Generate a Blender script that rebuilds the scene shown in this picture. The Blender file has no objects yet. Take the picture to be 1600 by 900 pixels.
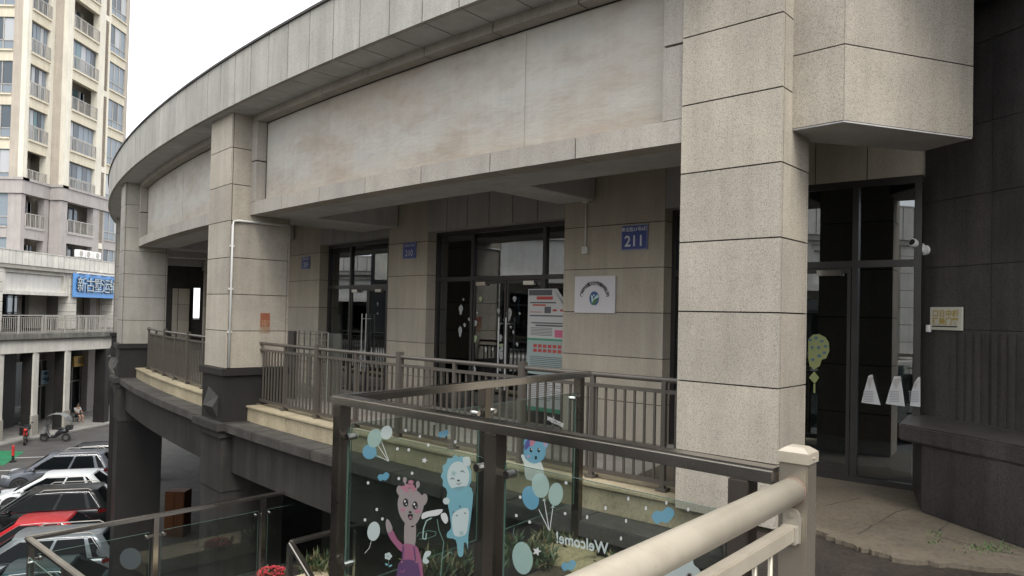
import bpy, bmesh, math, random
from mathutils import Vector, Matrix
rnd = random.Random(7)
C = bpy.context.scene.collection
sc = bpy.context.scene
# ------------------------------------------------------------ camera, sky, sun, exposure
F_PX, PITCH, ROLL, CY = 1118.68, .0203, .0221, 468.58
cd = bpy.data.cameras.new('camera'); cam = bpy.data.objects.new('camera', cd); C.objects.link(cam)
cd.sensor_width = 36; cd.lens = 36*F_PX/1600; cd.shift_y = (CY-450)/1600; cd.clip_start = .05; cd.clip_end = 2000
_f = Vector((0, math.cos(PITCH), math.sin(PITCH))); _u0 = Vector((0, -math.sin(PITCH), math.cos(PITCH)))
_r = Vector((1,0,0))*math.cos(ROLL) + _u0*math.sin(ROLL); _u = _u0*math.cos(ROLL) - Vector((1,0,0))*math.sin(ROLL)
cam.matrix_world = Matrix((( _r.x,_u.x,-_f.x,0),(_r.y,_u.y,-_f.y,0),(_r.z,_u.z,-_f.z,0),(0,0,0,1)))
sc.camera = cam
SUN_EL, SUN_AZ = math.radians(52), math.radians(156)      # azimuth from +Y, clockwise positive
w = bpy.data.worlds.new("World"); sc.world = w; w.use_nodes = True
nt = w.node_tree; bg = nt.nodes['Background']
sky = nt.nodes.new('ShaderNodeTexSky'); sky.sky_type = 'NISHITA'; sky.sun_disc = False
sky.sun_elevation = SUN_EL; sky.sun_rotation = SUN_AZ; sky.dust_density = 4; sky.air_density = 1.2
hs = nt.nodes.new('ShaderNodeHueSaturation'); hs.inputs['Saturation'].default_value = .12
mx = nt.nodes.new('ShaderNodeMix'); mx.data_type = 'RGBA'; mx.inputs[0].default_value = .72
mx.inputs[7].default_value = (9.4, 9.7, 10.1, 1)            # the even white of the cloud layer
nt.links.new(sky.outputs[0], hs.inputs['Color']); nt.links.new(hs.outputs[0], mx.inputs[6])
nt.links.new(mx.outputs[2], bg.inputs['Color']); bg.inputs['Strength'].default_value = .12
sd = bpy.data.lights.new('sun', 'SUN'); sun = bpy.data.objects.new('sun', sd); C.objects.link(sun)
sd.energy = 1.3; sd.angle = math.radians(30); sd.color = (1, .95, .88)
sv = Vector((math.sin(SUN_AZ)*math.cos(SUN_EL), math.cos(SUN_AZ)*math.cos(SUN_EL), math.sin(SUN_EL)))
sun.rotation_euler = (-sv).to_track_quat('-Z', 'Y').to_euler()
sc.view_settings.view_transform = 'Standard'; sc.view_settings.look = 'None'
sc.view_settings.gamma = 1; sc.view_settings.use_curve_mapping = False
sc.view_settings.exposure = 1.1
sc.cycles.transparent_max_bounces = 24

# ------------------------------------------------------------ survey helpers
CC = (40.39, 52.99)
def ray(x, y):
    c, s = math.cos(ROLL), math.sin(ROLL); dx, dy = x-800, y-CY
    a = (dx*c+dy*s)/F_PX; u = (dx*s-dy*c)/F_PX
    return Vector((a, math.cos(PITCH)-u*math.sin(PITCH), math.sin(PITCH)+u*math.cos(PITCH)))
def atz(x, y, z):
    d = ray(x, y); return d*(z/d.z)
def atplane(x, y, p, n):
    d = ray(x, y); return d*(Vector(p).dot(n)/d.dot(n))
def atR(x, y, R):                                     # point of the vertical cylinder R round the building's centre
    d = ray(x, y); a = d.x**2+d.y**2; b = -2*(CC[0]*d.x+CC[1]*d.y); c = CC[0]**2+CC[1]**2-R*R
    return d*((-b-math.sqrt(b*b-4*a*c))/2/a)
def thR(x, y, R):
    p = atR(x, y, R); return math.degrees(math.atan2(p.y-CC[1], p.x-CC[0])) % 360
def P(R, th, z=0):
    t = math.radians(th); return Vector((CC[0]+R*math.cos(t), CC[1]+R*math.sin(t), z))
def frame_at(th):                                     # u: to the viewer's right along the wall, n: outward
    t = math.radians(th); return Vector((-math.sin(t), math.cos(t), 0)), Vector((math.cos(t), math.sin(t), 0))

# ------------------------------------------------------------ mesh builder
class MB:
    def __init__(s): s.v = []; s.f = []; s.m = []
    def face(s, pts, mi=0):
        i = len(s.v); s.v += [tuple(p) for p in pts]; s.f.append(list(range(i, i+len(pts)))); s.m.append(mi); return s
    def prism(s, poly, z0, z1, mi=0, top=None):
        n = len(poly); i = len(s.v); tp = top or poly
        s.v += [(p[0], p[1], z0) for p in poly]+[(p[0], p[1], z1) for p in tp]
        s.f += [list(range(i+n-1, i-1, -1)), list(range(i+n, i+2*n))]; s.m += [mi, mi]
        for k in range(n):
            l = (k+1) % n; s.f.append([i+k, i+l, i+n+l, i+n+k]); s.m.append(mi)
        return s
    def box(s, x0, x1, y0, y1, z0, z1, mi=0): return s.prism([(x0,y0),(x1,y0),(x1,y1),(x0,y1)], z0, z1, mi)
    def arc(s, R0, R1, t0, t1, z0, z1, mi=0, step=1.1):
        n = max(1, int(math.ceil((t1-t0)/step-1e-6)))
        ts = [t0+(t1-t0)*k/n for k in range(n+1)]
        return s.prism([P(R1, t)[:2] for t in ts]+[P(R0, t)[:2] for t in reversed(ts)], z0, z1, mi)
    def obox(s, o, u, v, w_, mi=0):                   # box from corner o along three vectors
        o, u, v, w_ = map(Vector, (o, u, v, w_)); i = len(s.v)
        s.v += [tuple(p) for p in (o, o+u, o+u+v, o+v, o+w_, o+u+w_, o+u+v+w_, o+v+w_)]
        for q in ([0,3,2,1],[4,5,6,7],[0,1,5,4],[1,2,6,5],[2,3,7,6],[3,0,4,7]):
            s.f.append([i+k for k in q]); s.m.append(mi)
        return s
    def bar(s, a, b, wd, ht, mi=0, up=(0,0,1)):       # rectangular bar centred on the line a-b
        a, b = Vector(a), Vector(b); d = (b-a); up = Vector(up)
        if abs(d.normalized().dot(up)) > .98: up = Vector((1,0,0))
        sd_ = d.cross(up).normalized(); u2 = sd_.cross(d).normalized()
        return s.obox(a-sd_*wd/2-u2*ht/2, d, sd_*wd, u2*ht, mi)
    def tube(s, pts, r, seg=10, mi=0, caps=True):
        pts = [Vector(p) for p in pts]; rs = r if isinstance(r, (list, tuple)) else [r]*len(pts); rings = []
        for k, p in enumerate(pts):
            d = (pts[min(k+1, len(pts)-1)]-pts[max(k-1, 0)]).normalized()
            up = Vector((0,0,1)) if abs(d.z) < .95 else Vector((1,0,0))
            a = d.cross(up).normalized(); b = a.cross(d); i = len(s.v)
            s.v += [tuple(p+(a*math.cos(t)+b*math.sin(t))*rs[k]) for t in [2*math.pi*q/seg for q in range(seg)]]
            rings.append(i)
        for k in range(len(rings)-1):
            for q in range(seg):
                q2 = (q+1) % seg; s.f.append([rings[k]+q, rings[k]+q2, rings[k+1]+q2, rings[k+1]+q]); s.m.append(mi)
        if caps:
            s.f.append([rings[0]+q for q in range(seg)][::-1]); s.m.append(mi)
            s.f.append([rings[-1]+q for q in range(seg)]); s.m.append(mi)
        return s
    def ball(s, c, r, mi=0, n=10, sc_=(1,1,1)):
        c = Vector(c); m = n//2+1; i = len(s.v)
        for a in range(m+1):
            ph = math.pi*a/m
            for b in range(n):
                t = 2*math.pi*b/n
                s.v.append((c.x+r*sc_[0]*math.sin(ph)*math.cos(t), c.y+r*sc_[1]*math.sin(ph)*math.sin(t), c.z+r*sc_[2]*math.cos(ph)))
        for a in range(m):
            for b in range(n):
                b2 = (b+1) % n; s.f.append([i+a*n+b, i+(a+1)*n+b, i+(a+1)*n+b2, i+a*n+b2]); s.m.append(mi)
        return s
    def build(s, name, mats, parent=None, bevel=0, smooth=False, fix=True):
        me = bpy.data.meshes.new(name); me.from_pydata(s.v, [], s.f)
        if not isinstance(mats, (list, tuple)): mats = [mats]
        for m in mats: me.materials.append(m)
        for p, mi in zip(me.polygons, s.m): p.material_index = mi; p.use_smooth = smooth
        bm = bmesh.new(); bm.from_mesh(me)
        if smooth or bevel: bmesh.ops.remove_doubles(bm, verts=bm.verts, dist=1e-5)
        if fix: bmesh.ops.recalc_face_normals(bm, faces=bm.faces)
        if bevel:
            bmesh.ops.bevel(bm, geom=[e for e in bm.edges if len(e.link_faces) == 2 and e.calc_face_angle(0) > .5], offset=bevel, segments=2, affect='EDGES', clamp_overlap=True)
        bm.to_mesh(me); bm.free()
        o = bpy.data.objects.new(name, me); C.objects.link(o)
        if parent:
            o.parent = parent
            if parent.type == 'EMPTY': o.location = -Vector(parent.location)
        if smooth:
            for p in me.polygons: p.use_smooth = True
        return o
def thing(name, label, cat, loc=(0,0,0), group=None):
    o = bpy.data.objects.new(name, None); C.objects.link(o); o.location = loc; o.empty_display_size = .3
    return tag(o, label, cat, group)
def tag(o, label, cat, group=None):
    o['label'] = label; o['category'] = cat
    if group: o['group'] = group
    return o
def struct(o): o['kind'] = 'structure'; return o
def lab(o, label): o['label'] = label; return o
def dup_tree(root, loc, rz, label, group):
    def cp(o, par):
        c = o.copy(); C.objects.link(c)
        if par: c.parent = par
        for ch in list(o.children): cp(ch, c)
        return c
    r = cp(root, None); r.location = loc; r.rotation_euler = (0,0,rz); r['label'] = label; r['group'] = group
    return r

# ------------------------------------------------------------ materials
def mat(name, col, rough=.8, metal=0, spec=.5):
    m = bpy.data.materials.new(name); m.use_nodes = True; b = m.node_tree.nodes['Principled BSDF']
    b.inputs['Base Color'].default_value = (*col, 1); b.inputs['Roughness'].default_value = rough
    b.inputs['Metallic'].default_value = metal; b.inputs['Specular IOR Level'].default_value = spec
    return m
def N(m, t, **kw):
    n = m.node_tree.nodes.new(t)
    for k, v in kw.items(): setattr(n, k, v)
    return n
def L(m, a, b): m.node_tree.links.new(a, b)
def noise(m, scale, detail=4, rough=.6, vec=None, stretch=None):
    n = N(m, 'ShaderNodeTexNoise'); n.inputs['Scale'].default_value = scale; n.inputs['Detail'].default_value = detail; n.inputs['Roughness'].default_value = rough
    tc = N(m, 'ShaderNodeTexCoord'); mp = N(m, 'ShaderNodeMapping')
    if stretch: mp.inputs['Scale'].default_value = stretch
    L(m, tc.outputs['Object'], mp.inputs[0]); L(m, mp.outputs[0], n.inputs['Vector']); return n.outputs['Fac']
def ramp(m, fac, stops):
    r = N(m, 'ShaderNodeValToRGB'); e = r.color_ramp.elements
    while len(e) < len(stops): e.new(.5)
    for k, (p, c) in enumerate(stops): e[k].position = p; e[k].color = (*c, 1) if len(c) == 3 else c
    L(m, fac, r.inputs[0]); return r.outputs[0]
def mixc(m, a, b, fac, mode='MIX'):
    x = N(m, 'ShaderNodeMix', data_type='RGBA', blend_type=mode)
    for s_, v in ((0, fac), (6, a), (7, b)):
        if hasattr(v, 'links') or hasattr(v, 'is_linked'): L(m, v, x.inputs[s_])
        else: x.inputs[s_].default_value = v if not isinstance(v, tuple) else ((*v, 1) if len(v) == 3 else v)
    return x.outputs[2]
def g(v): return (v, v, v)
def bump(m, h, strength, dist=.01):
    b = N(m, 'ShaderNodeBump'); b.inputs['Strength'].default_value = strength; b.inputs['Distance'].default_value = dist
    L(m, h, b.inputs['Height']); L(m, b.outputs[0], m.node_tree.nodes['Principled BSDF'].inputs['Normal'])
def base(m, c): L(m, c, m.node_tree.nodes['Principled BSDF'].inputs['Base Color'])
def stone(name, col, speck=.55, sscale=95, island=.1, stain=.25, rough=.85, streak=.15, stain_col=None):
    m = mat(name, col, rough, 0, .3)
    sp = ramp(m, noise(m, sscale, 3, .75), [(.38, g(1-speck)), (.49, g(.92)), (.66, g(1.0)), (.78, g(1.12))])
    c = mixc(m, (*col, 1), sp, 1.0, 'MULTIPLY')
    big = ramp(m, noise(m, 1.1, 6, .65), [(.3, g(1-stain)), (.7, g(1.05))]); c = mixc(m, c, big, 1.0, 'MULTIPLY')
    st = ramp(m, noise(m, 2.2, 5, .7, stretch=(2.2, 2.2, .18)), [(.3, g(1-streak)), (.65, g(1.03))]); c = mixc(m, c, st, 1.0, 'MULTIPLY')
    if stain_col: 
        c = mixc(m, c, stain_col, ramp(m, noise(m, .9, 7, .7, stretch=(1, 1, .5)), [(.5, g(0)), (.72, g(.55))]))
    gi = N(m, 'ShaderNodeNewGeometry'); ri = ramp(m, gi.outputs['Random Per Island'], [(0, (1-island, 1-island, 1-island*.9)), (.5, (1, 1, 1)), (1, (1+island*.5, 1+island*.45, 1+island*.3))])
    c = mixc(m, c, ri, 1.0, 'MULTIPLY'); base(m, c); bump(m, noise(m, sscale*.9, 3, .7), .25, .004); return m
M = {}
M['stone'] = stone('pale_granite', (.46, .415, .345), .55, 125, .14, .22)
M['stone_far'] = stone('weathered_granite', (.40, .375, .33), .2, 50, .08, .22)
M['stone_fascia'] = stone('fascia_granite', (.43, .415, .37), .25, 60, .07, .2, streak=.22)
M['wallstone'] = stone('smooth_wall_stone', (.47, .42, .345), .18, 60, .10, .12, .7)
M['lintelstone'] = stone('grey_lintel_stone', (.36, .35, .335), .15, 60, .10, .12, .7)
M['stone_lit'] = stone('pale_sunlit_granite', (.66, .63, .57), .15, 30, .07, .2)  # lighter copy of the weathered granite, with daylight put into its colour
M['frame_stone'] = stone('warm_frame_stone', (.43, .395, .345), .35, 90, .08, .15)
M['soffit'] = stone('soffit_slab', (.5, .49, .48), .1, 40, .05, .18)
M['joint'] = mat('dark_joint', (.025, .02, .018), .9)  # dark backing and outlines at the panel joints
M['granite'] = stone('dark_granite', (.028, .026, .025), .4, 70, .12, .3, .5)
M['granite_ledge'] = stone('worn_granite_ledge', (.10, .092, .082), .4, 60, .12, .5, .7, .35)
M['granite_beam'] = stone('dark_granite_beam', (.055, .051, .046), .3, 60, .08, .4, .6, .4)
M['granite_black'] = stone('black_granite_cladding', (.08, .073, .07), .4, 60, .18, .45, .38, .4)
M['curb'] = stone('yellow_sandstone_curb', (.47, .40, .27), .25, 30, .1, .3, stain_col=(.16, .13, .09, 1))
M['concrete'] = stone('concrete', (.3, .29, .27), .2, 30, .05, .4)
M['asphalt'] = stone('asphalt_road', (.10, .095, .09), .3, 20, 0, .35, .8)
M['pave'] = stone('damp_brown_paving', (.05, .04, .034), .4, 25, .1, .6, .5)
_m = M['pave']; bump(_m, noise(_m, 14, 7, .75), .7, .03)
M['walk'] = stone('pale_paving', (.15, .125, .092), .3, 30, .06, .4, .8, 0, (.08, .07, .06, 1))
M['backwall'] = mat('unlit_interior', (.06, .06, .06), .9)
def plaster():
    m = mat('mottled_sign_panel', (.6, .58, .54), .75, 0, .3)
    a = noise(m, .9, 8, .68, stretch=(1, 1, 2.2)); c = ramp(m, a, [(.34, (.37, .335, .285)), (.45, (.425, .395, .35)), (.54, (.47, .45, .405)), (.66, (.43, .415, .385))])
    c = mixc(m, c, (.34, .25, .17, 1), ramp(m, noise(m, .5, 9, .72, stretch=(.7, .7, 1.5)), [(.49, g(0)), (.66, g(.45))]))
    v = ramp(m, noise(m, 3.5, 4, .6, stretch=(2.5, 2.5, .14)), [(.38, g(.96)), (.6, g(1.01))]); c = mixc(m, c, v, 1.0, 'MULTIPLY')
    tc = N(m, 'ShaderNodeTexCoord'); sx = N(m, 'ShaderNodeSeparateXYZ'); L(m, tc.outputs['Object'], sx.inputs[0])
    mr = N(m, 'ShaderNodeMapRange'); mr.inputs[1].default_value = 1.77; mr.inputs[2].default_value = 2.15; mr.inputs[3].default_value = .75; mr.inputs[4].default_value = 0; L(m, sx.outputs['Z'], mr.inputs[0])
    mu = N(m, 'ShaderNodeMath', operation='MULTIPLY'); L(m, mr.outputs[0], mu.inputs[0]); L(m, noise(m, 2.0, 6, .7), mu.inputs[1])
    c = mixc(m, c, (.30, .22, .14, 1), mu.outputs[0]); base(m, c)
    bump(m, noise(m, 1.7, 5, .6, stretch=(1, 1, 3.0)), .5, .05); return m
M['plaster'] = plaster()
def metal(name, col, rough, met=1.0, var=.12):
    m = mat(name, col, rough, met)
    n = noise(m, 3, 3, .5, stretch=(1, 1, 1)); b = m.node_tree.nodes['Principled BSDF']
    mr = N(m, 'ShaderNodeMapRange'); mr.inputs[3].default_value = max(.02, rough-var); mr.inputs[4].default_value = rough+var; L(m, n, mr.inputs[0]); L(m, mr.outputs[0], b.inputs['Roughness'])
    base(m, ramp(m, noise(m, 2.5, 4, .6), [(.3, tuple(x*.86 for x in col)), (.7, tuple(min(1, x*1.06) for x in col))])); return m
M['steel'] = metal('brushed_stainless_steel', (.58, .55, .51), .2, 1, .07)
M['steel_dark'] = metal('tarnished_steel', (.27, .24, .21), .28, 1)
M['chrome'] = metal('polished_steel', (.62, .6, .57), .14, 1, .06)
M['handle'] = metal('satin_handle', (.6, .6, .6), .35, .4)
M['rail'] = metal('brown_painted_rail', (.105, .092, .078), .38, .25)
M['rail_far'] = metal('grey_painted_rail', (.36, .34, .31), .5, .1)
M['beige'] = metal('beige_powder_coat', (.41, .365, .29), .34, .15, .08)
_m = M['beige']; _b = _m.node_tree.nodes['Principled BSDF']; _src = _b.inputs['Base Color'].links[0].from_socket
_c = mixc(_m, _src, (.20, .16, .11, 1), ramp(_m, noise(_m, 35, 6, .8), [(.60, g(0)), (.72, g(.5))])); _c = mixc(_m, _c, (.24, .205, .15, 1), ramp(_m, noise(_m, 4, 5, .7), [(.48, g(0)), (.7, g(.4))])); base(_m, _c); bump(_m, noise(_m, 22, 5, .7), .12, .003)
M['beige_dark'] = metal('beige_powder_coat_worn', (.33, .30, .25), .4, .15, .08)
M['beige_metal'] = metal('glossy_champagne_metal', (.38, .34, .28), .26, .7, .06)
M['pipe'] = mat('white_pvc_pipe', (.62, .61, .58), .4)
M['door_frame'] = metal('dark_bronze_aluminium', (.045, .042, .04), .35, .3)
M['black'] = mat('black_rubber', (.012, .012, .012), .7)
M['white'] = mat('white_paint', (.72, .71, .7), .5)
def glass(name, tint, refl=.04, edge=False):
    m = bpy.data.materials.new(name); m.use_nodes = True; nt_ = m.node_tree; nt_.nodes.clear()
    o = nt_.nodes.new('ShaderNodeOutputMaterial'); t = nt_.nodes.new('ShaderNodeBsdfTransparent'); t.inputs[0].default_value = (*tint, 1)
    gl = nt_.nodes.new('ShaderNodeBsdfGlossy'); gl.inputs['Roughness'].default_value = .01; gl.inputs['Color'].default_value = (.95, .98, 1, 1)
    lw = nt_.nodes.new('ShaderNodeLayerWeight'); lw.inputs[0].default_value = .5; fr = nt_.nodes.new('ShaderNodeMath'); fr.operation = 'POWER'; fr.inputs[1].default_value = 4; nt_.links.new(lw.outputs['Facing'], fr.inputs[0]); ad = nt_.nodes.new('ShaderNodeMath'); ad.operation = 'MULTIPLY_ADD'; ad.inputs[1].default_value = .8; ad.inputs[2].default_value = .02+refl; ad.use_clamp = True
    mx_ = nt_.nodes.new('ShaderNodeMixShader'); nt_.links.new(fr.outputs[0], ad.inputs[0]); nt_.links.new(ad.outputs[0], mx_.inputs[0])
    nt_.links.new(t.outputs[0], mx_.inputs[1]); nt_.links.new(gl.outputs[0], mx_.inputs[2]); nt_.links.new(mx_.outputs[0], o.inputs[0]); return m
M['shopglass'] = glass('tinted_shop_glass', (.34, .38, .41), .15)
M['railglass'] = glass('clear_railing_glass', (.80, .84, .82), .03)
M['glassedge'] = mat('green_glass_edge', (.09, .15, .125), .15)
M['winglass'] = glass('window_glass', (.35, .42, .45), .12)
M['carglass'] = mat('car_window_glass', (.006, .008, .009), .05, 0, .1)

# ------------------------------------------------------------ ground
ZG = -8.4; ZF = -1.65
struct(MB().face([(-400,-300,ZG),(400,-300,ZG),(400,600,ZG),(-400,600,ZG)]).build('ground', M['asphalt']))
pv = MB().prism([(-60,10),(-30.2,10),(-29.7,42),(-27.8,51),(-27,75),(-60,75)], ZG, ZG+.14); struct(pv.build('pavement', M['concrete'], bevel=.02))
dash = mat('parking_line_paint', (.6, .6, .58), .7)
md = MB()
for k in range(8):
    a = Vector((-13.2-1.6*(k-1), 22.5+3.0*(k-1), ZG+.004)); d = Vector((-.95, -.31, 0)); q = Vector((.31, -.95, 0))*.1
    md.face([a, a+q, a+q+d*5.2, a+d*5.2])
struct(md.build('parking_markings', dash))

# ------------------------------------------------------------ the curved building
b0 = thing('arcade_building', 'curved two storey shopping arcade clad in beige granite panels', 'building', P(61, 222.58, ZG))
C2t, C3t, C4t, C5t = 222.58, 214.41, 206.24, 198.07
def clad_column(o, u, v, wu, dv, z0, z1, zj, m='stone', parent=b0, gap=.012, name='column'):
    """panelled pier: o near outer corner, u left along the front, v inward; zj a joint height"""
    mb = MB(); e = .014
    mb.obox(Vector((o.x, o.y, z0))+u*e+v*e, u*(wu-2*e), v*(dv-2*e), Vector((0,0,z1-z0)), 1)
    zs = [z0]; k = math.ceil((z0-zj)/.6+.05); 
    while zj+.6*k < z1-.05: zs.append(zj+.6*k); k += 1
    zs.append(z1)
    for a, b in zip(zs, zs[1:]):
        a2, b2 = a+gap/2, b-gap/2; H = Vector((0,0,b2-a2)); oo = Vector((o.x, o.y, a2)); t = .03
        mb.obox(oo+v*.004, u*(wu-.0), v*t, H, 0); mb.obox(oo+v*(dv-t), u*wu, v*t, H, 0)
        mb.obox(oo+v*(t+.016), u*t, v*(dv-2*t-.026), H, 0); mb.obox(oo+u*(wu-t)+v*(t+.008), u*t, v*(dv-2*t-.016), H, 0)
    return mb.build(name, [M[m], M['joint']], parent)
cols = {}
for t, wu, dv, far in ((C2t, .94, 1.05, 0), (C3t, .94, 1.05, 1), (C4t, .94, 1.05, 1), (C5t, .94, 1.05, 1)):
    tm = t-math.degrees(.47/61.13); u, n = frame_at(tm); u = -u; v = -n; o = P(61.14, t)
    z0 = -.98
    c = clad_column(o, u, v, wu, dv, z0, 3.25, .83, 'stone' if not far else 'stone_far')
    mb = MB()                                   # dark granite plinth with a projecting cap
    mb.obox(Vector((o.x, o.y, -1.10))-u*.07-v*.07, u*(wu+.14), v*(dv+.1), Vector((0,0,.115)), 0)
    mb.obox(Vector((o.x, o.y, -1.86))-u*.015-v*.015, u*(wu+.03), v*(dv+.03), Vector((0,0,.76)), 0)
    pl = mb.build('plinth', M['granite'], c, bevel=.008)
    mb = MB()                                   # wedge-shaped bracket on the plinth
    q = Vector((o.x, o.y, 0))+u*.2-v*.016
    i = [q+Vector((0,0,-1.55)), q+u*.45+Vector((0,0,-1.55)), q+u*.45+Vector((0,0,-1.32)), q-v*.09+Vector((0,0,-1.62)), q-v*.09+u*.45+Vector((0,0,-1.62)), q+Vector((0,0,-1.8)), q+u*.45+Vector((0,0,-1.8)), q+Vector((0,0,-1.45))]
    mb.face([i[7], i[2], i[4], i[3]]).face([i[7], i[3], i[5]]).face([i[2], i[4], i[6]]).face([i[3], i[4], i[6], i[5]])
    mb.build('bracket', M['granite_beam'], c)
    mb = MB()                                   # capital below the ledge and the pier down to the street
    mb.obox(Vector((o.x, o.y, -1.98))-u*.12-v*.14, u*(wu+.24), v*(dv+.2), Vector((0,0,.13)))
    mb.obox(Vector((o.x, o.y, -2.10))-u*.06-v*.08, u*(wu+.12), v*(dv+.1), Vector((0,0,.118)))
    mb.obox(Vector((o.x, o.y, -2.98))-u*.02-v*.02, u*(wu+.04), v*(dv+.04), Vector((0,0,.878)))
    mb.build('capital', M['granite_beam'], c, bevel=.01)
    mb = MB(); mb.obox(Vector((o.x, o.y, ZG)), u*wu, v*dv, Vector((0,0,5.418)))
    mb.build('pier', M['granite'] if far else M['granite_beam'], c)
# near column beside the entrance
u1 = Vector((-.7386, .6741, 0)); v1 = Vector((.6741, .7386, 0)); o1 = Vector((2.11, 5.65, 0))
near_col = clad_column(o1, u1, v1, .89, .585, ZF, 4.4, .66, 'stone')
# parapet
GAP = .17*.06
mb = MB(); t = 186.0; st = .592/61.3*180/math.pi
t0 = thR(418, 138, 61.3); 
t = t0-st*70
while t < 230.4:
    mb.arc(61.24, 61.30, t+.010, t+st-.010, 3.2, 3.985, 0, 2); t += st
mb.arc(61.0, 61.245, t0-st*70, 230.75, 3.22, 3.97, 1)
par = mb.build('parapet', [M['stone_fascia'], M['joint']], b0)
mb = MB().arc(60.9, 61.33, 170, 230.75, 3.985, 4.02); mb.build('coping', M['granite_ledge'], par)
mb = MB(); t = t0-st*70
while t < 230.4: mb.arc(60.3, 61.235, t+.009, t+st-.009, 3.2, 3.235, 0, 2); t += st
mb.arc(60.35, 61.2, t0-st*70, 230.4, 3.212, 3.25, 1); mb.build('soffit', [M['soffit'], M['joint']], b0)
MB().arc(49, 60.6, 168, 236, 3.3, 3.5).build('roof', M['concrete'], b0)
# sign bands between the columns
ends = [(C5t, C4t-.88), (C4t, C3t-.88), (C3t, C2t-.88), (C2t, 230.2)]
for (a, b) in ends:
    mb = MB(); R = 60.8
    for k in range(5):
        pass
    wv = .2/R*57.3
    n = max(4, int(round((b-a)*R/57.3/1.2)))
    for k in range(n):
        c0, c1 = a+(b-a)*k/n, a+(b-a)*(k+1)/n
        mb.arc(R-.26, R, c0+.007, c1-.007, 1.55, 1.76, 0, 1.1)            # bottom of the frame
        mb.arc(R-.26, R, c0+.007, c1-.007, 3.09, 3.3, 0, 1.1)             # top of the frame
    for (s0, s1) in ((a, a+wv), (b-wv, b)):
        for z0, z1 in ((1.76, 2.43), (2.44, 3.09)): mb.arc(R-.26, R-.001, s0, s1, z0+.006, z1-.006, 0)
    mb.arc(R-.24, R-.02, a, b, 1.565, 1.752, 1); mb.arc(R-.24, R-.02, a, b, 3.098, 3.28, 1)
    mb.arc(R-.9, R-.27, a, b, 1.552, 1.70, 2)
    mb.arc(R-.9, R-.34, a, b, 1.702, 3.2, 2)
    mb.arc(R-.25, R-.165, a+wv-.004, b-wv+.004, 1.755, 1.772, 1, 1.1); mb.arc(R-.25, R-.165, a+wv-.004, b-wv+.004, 3.075, 3.092, 1, 1.1)
    for s0, s1 in ((a+wv, a+wv+.018), (b-wv-.018, b-wv)): mb.arc(R-.25, R-.165, s0, s1, 1.772, 3.075, 1)
    fr = mb.build('sign_frame', [M['frame_stone'], M['joint'], M['soffit']], b0)
    mb = MB().arc(R-.33, R-.17, a+wv, b-wv, 1.765, 3.08); mb.build('sign_panel', M['plaster'], fr)
    sm = (a+b)/2 if a < C2t-1 else thR(818, 130, 60.63)-.36; mb = MB().arc(R-.172, R-.165, sm+.35, sm+.385, 1.77, 3.07); mb.build('panel_seam', M['plaster'], fr)
# ceiling and beams of the arcade
MB().arc(58.0, 60.0, 168, 230.28, 2.07, 2.3).build('ceiling', M['soffit'], b0)
for a, b, z in ((C2t-.75, 223.06, 1.56), (226.98, 227.6, 1.62), (218.1, 218.6, 1.62), (C3t-.8, C3t, 1.56), (C4t-.8, C4t, 1.56), (209.8, 210.4, 1.6)):
    MB().arc(58.22, 60.1, a, b, z, 2.08).build('ceiling_beam', M['soffit'], b0, bevel=.01)
# deck, ledge, edge beam, curbs
struct(MB().arc(50, 60.4, 168, 236, -2.35, ZF).build('arcade_floor', stone('arcade_floor_tile', (.42, .39, .34), .2, 30, .06, .3)))  # tile tone lightened to bounce daylight into the arcade
mb = MB(); t = 168.
while t < 231.5:
    mb.arc(60.3, 61.14, t+.004, t+.826, -2.0, -1.86, 0, 1.1); t += .83
mb.build('ledge', M['granite_ledge'], b0, bevel=.01)
mb = MB().arc(60.3, 61.0, 168, 231.5, -2.66, -2.004, 0, .8); mb.build('edge_beam', M['granite_beam'], b0)
for (a, b) in ((C5t, C4t-.88), (C4t, C3t-.9), (C3t, C2t-.9), (C2t, 230.5)):
    mb = MB(); n = 6
    for k in range(n):
        c0, c1 = a+(b-a)*k/n, a+(b-a)*(k+1)/n; mb.arc(60.25, 60.75, c0+.003, c1-.003, -1.86, -1.635, 0, .7); mb.arc(60.23, 60.78, c0+.003, c1-.003, -1.632, -1.6, 0, .7)
    mb.build('curb', M['curb'], b0, bevel=.006)
# shop wall: piers, lintel cladding
RW = 58.2
openings = [(170.5, 173.6), (174.8, 177.9), (179.0, 182), (183.2, 186.2), (187.4, 190.4), (191.6, 194.7), (195.9, 199), (200.2, 203.2), (204.3, 207), (207.9, 210.6), (211.8, 214.6), (215.6, 217.9), (219.98, 222.76), (223.95, 227.06), (228.68, 229.75)]
prev = 168.0
def wall_pier(a, b, R=RW):
    mb = MB(); mb.arc(R-.5, R-.015, a+.01, b-.01, ZF, 2.1, 1)
    zs = [ZF, -1.14, -.54, .06, .66, 1.26, 2.08]
    for z0, z1 in zip(zs, zs[1:]): mb.arc(R-.35, R, a, b, z0+.005, z1-.005, 0, 1.1)
    return mb.build('wall', [M['wallstone'], M['joint']], b0)
for a, b in openings:
    wall_pier(prev, a); prev = b
    mb = MB(); n = max(2, int(round((b-a)*RW/57.3/.55)))
    for k in range(n): mb.arc(RW-.3, RW, a+(b-a)*k/n+.009, a+(b-a)*(k+1)/n-.009, 1.42, 2.08, 0, 1)
    mb.arc(RW-.3, RW-.015, a, b, 1.43, 2.1, 1)
    mb.build('lintel', [M['lintelstone'], M['joint']], b0)
wall_pier(229.75, 230.1)
mb = MB()
for k in range(3):
    a = 230.15+.5*k; mb.arc(58.2, 58.6, a+.005, min(a+.5, 231.66)-.005, 1.47, 2.08)
mb.build('lintel', M['wallstone'], b0)
MB().arc(58.0, 59.55, 230.3, 231.62, 2.071, 2.3).build('ceiling', M['soffit'], b0)
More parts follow.
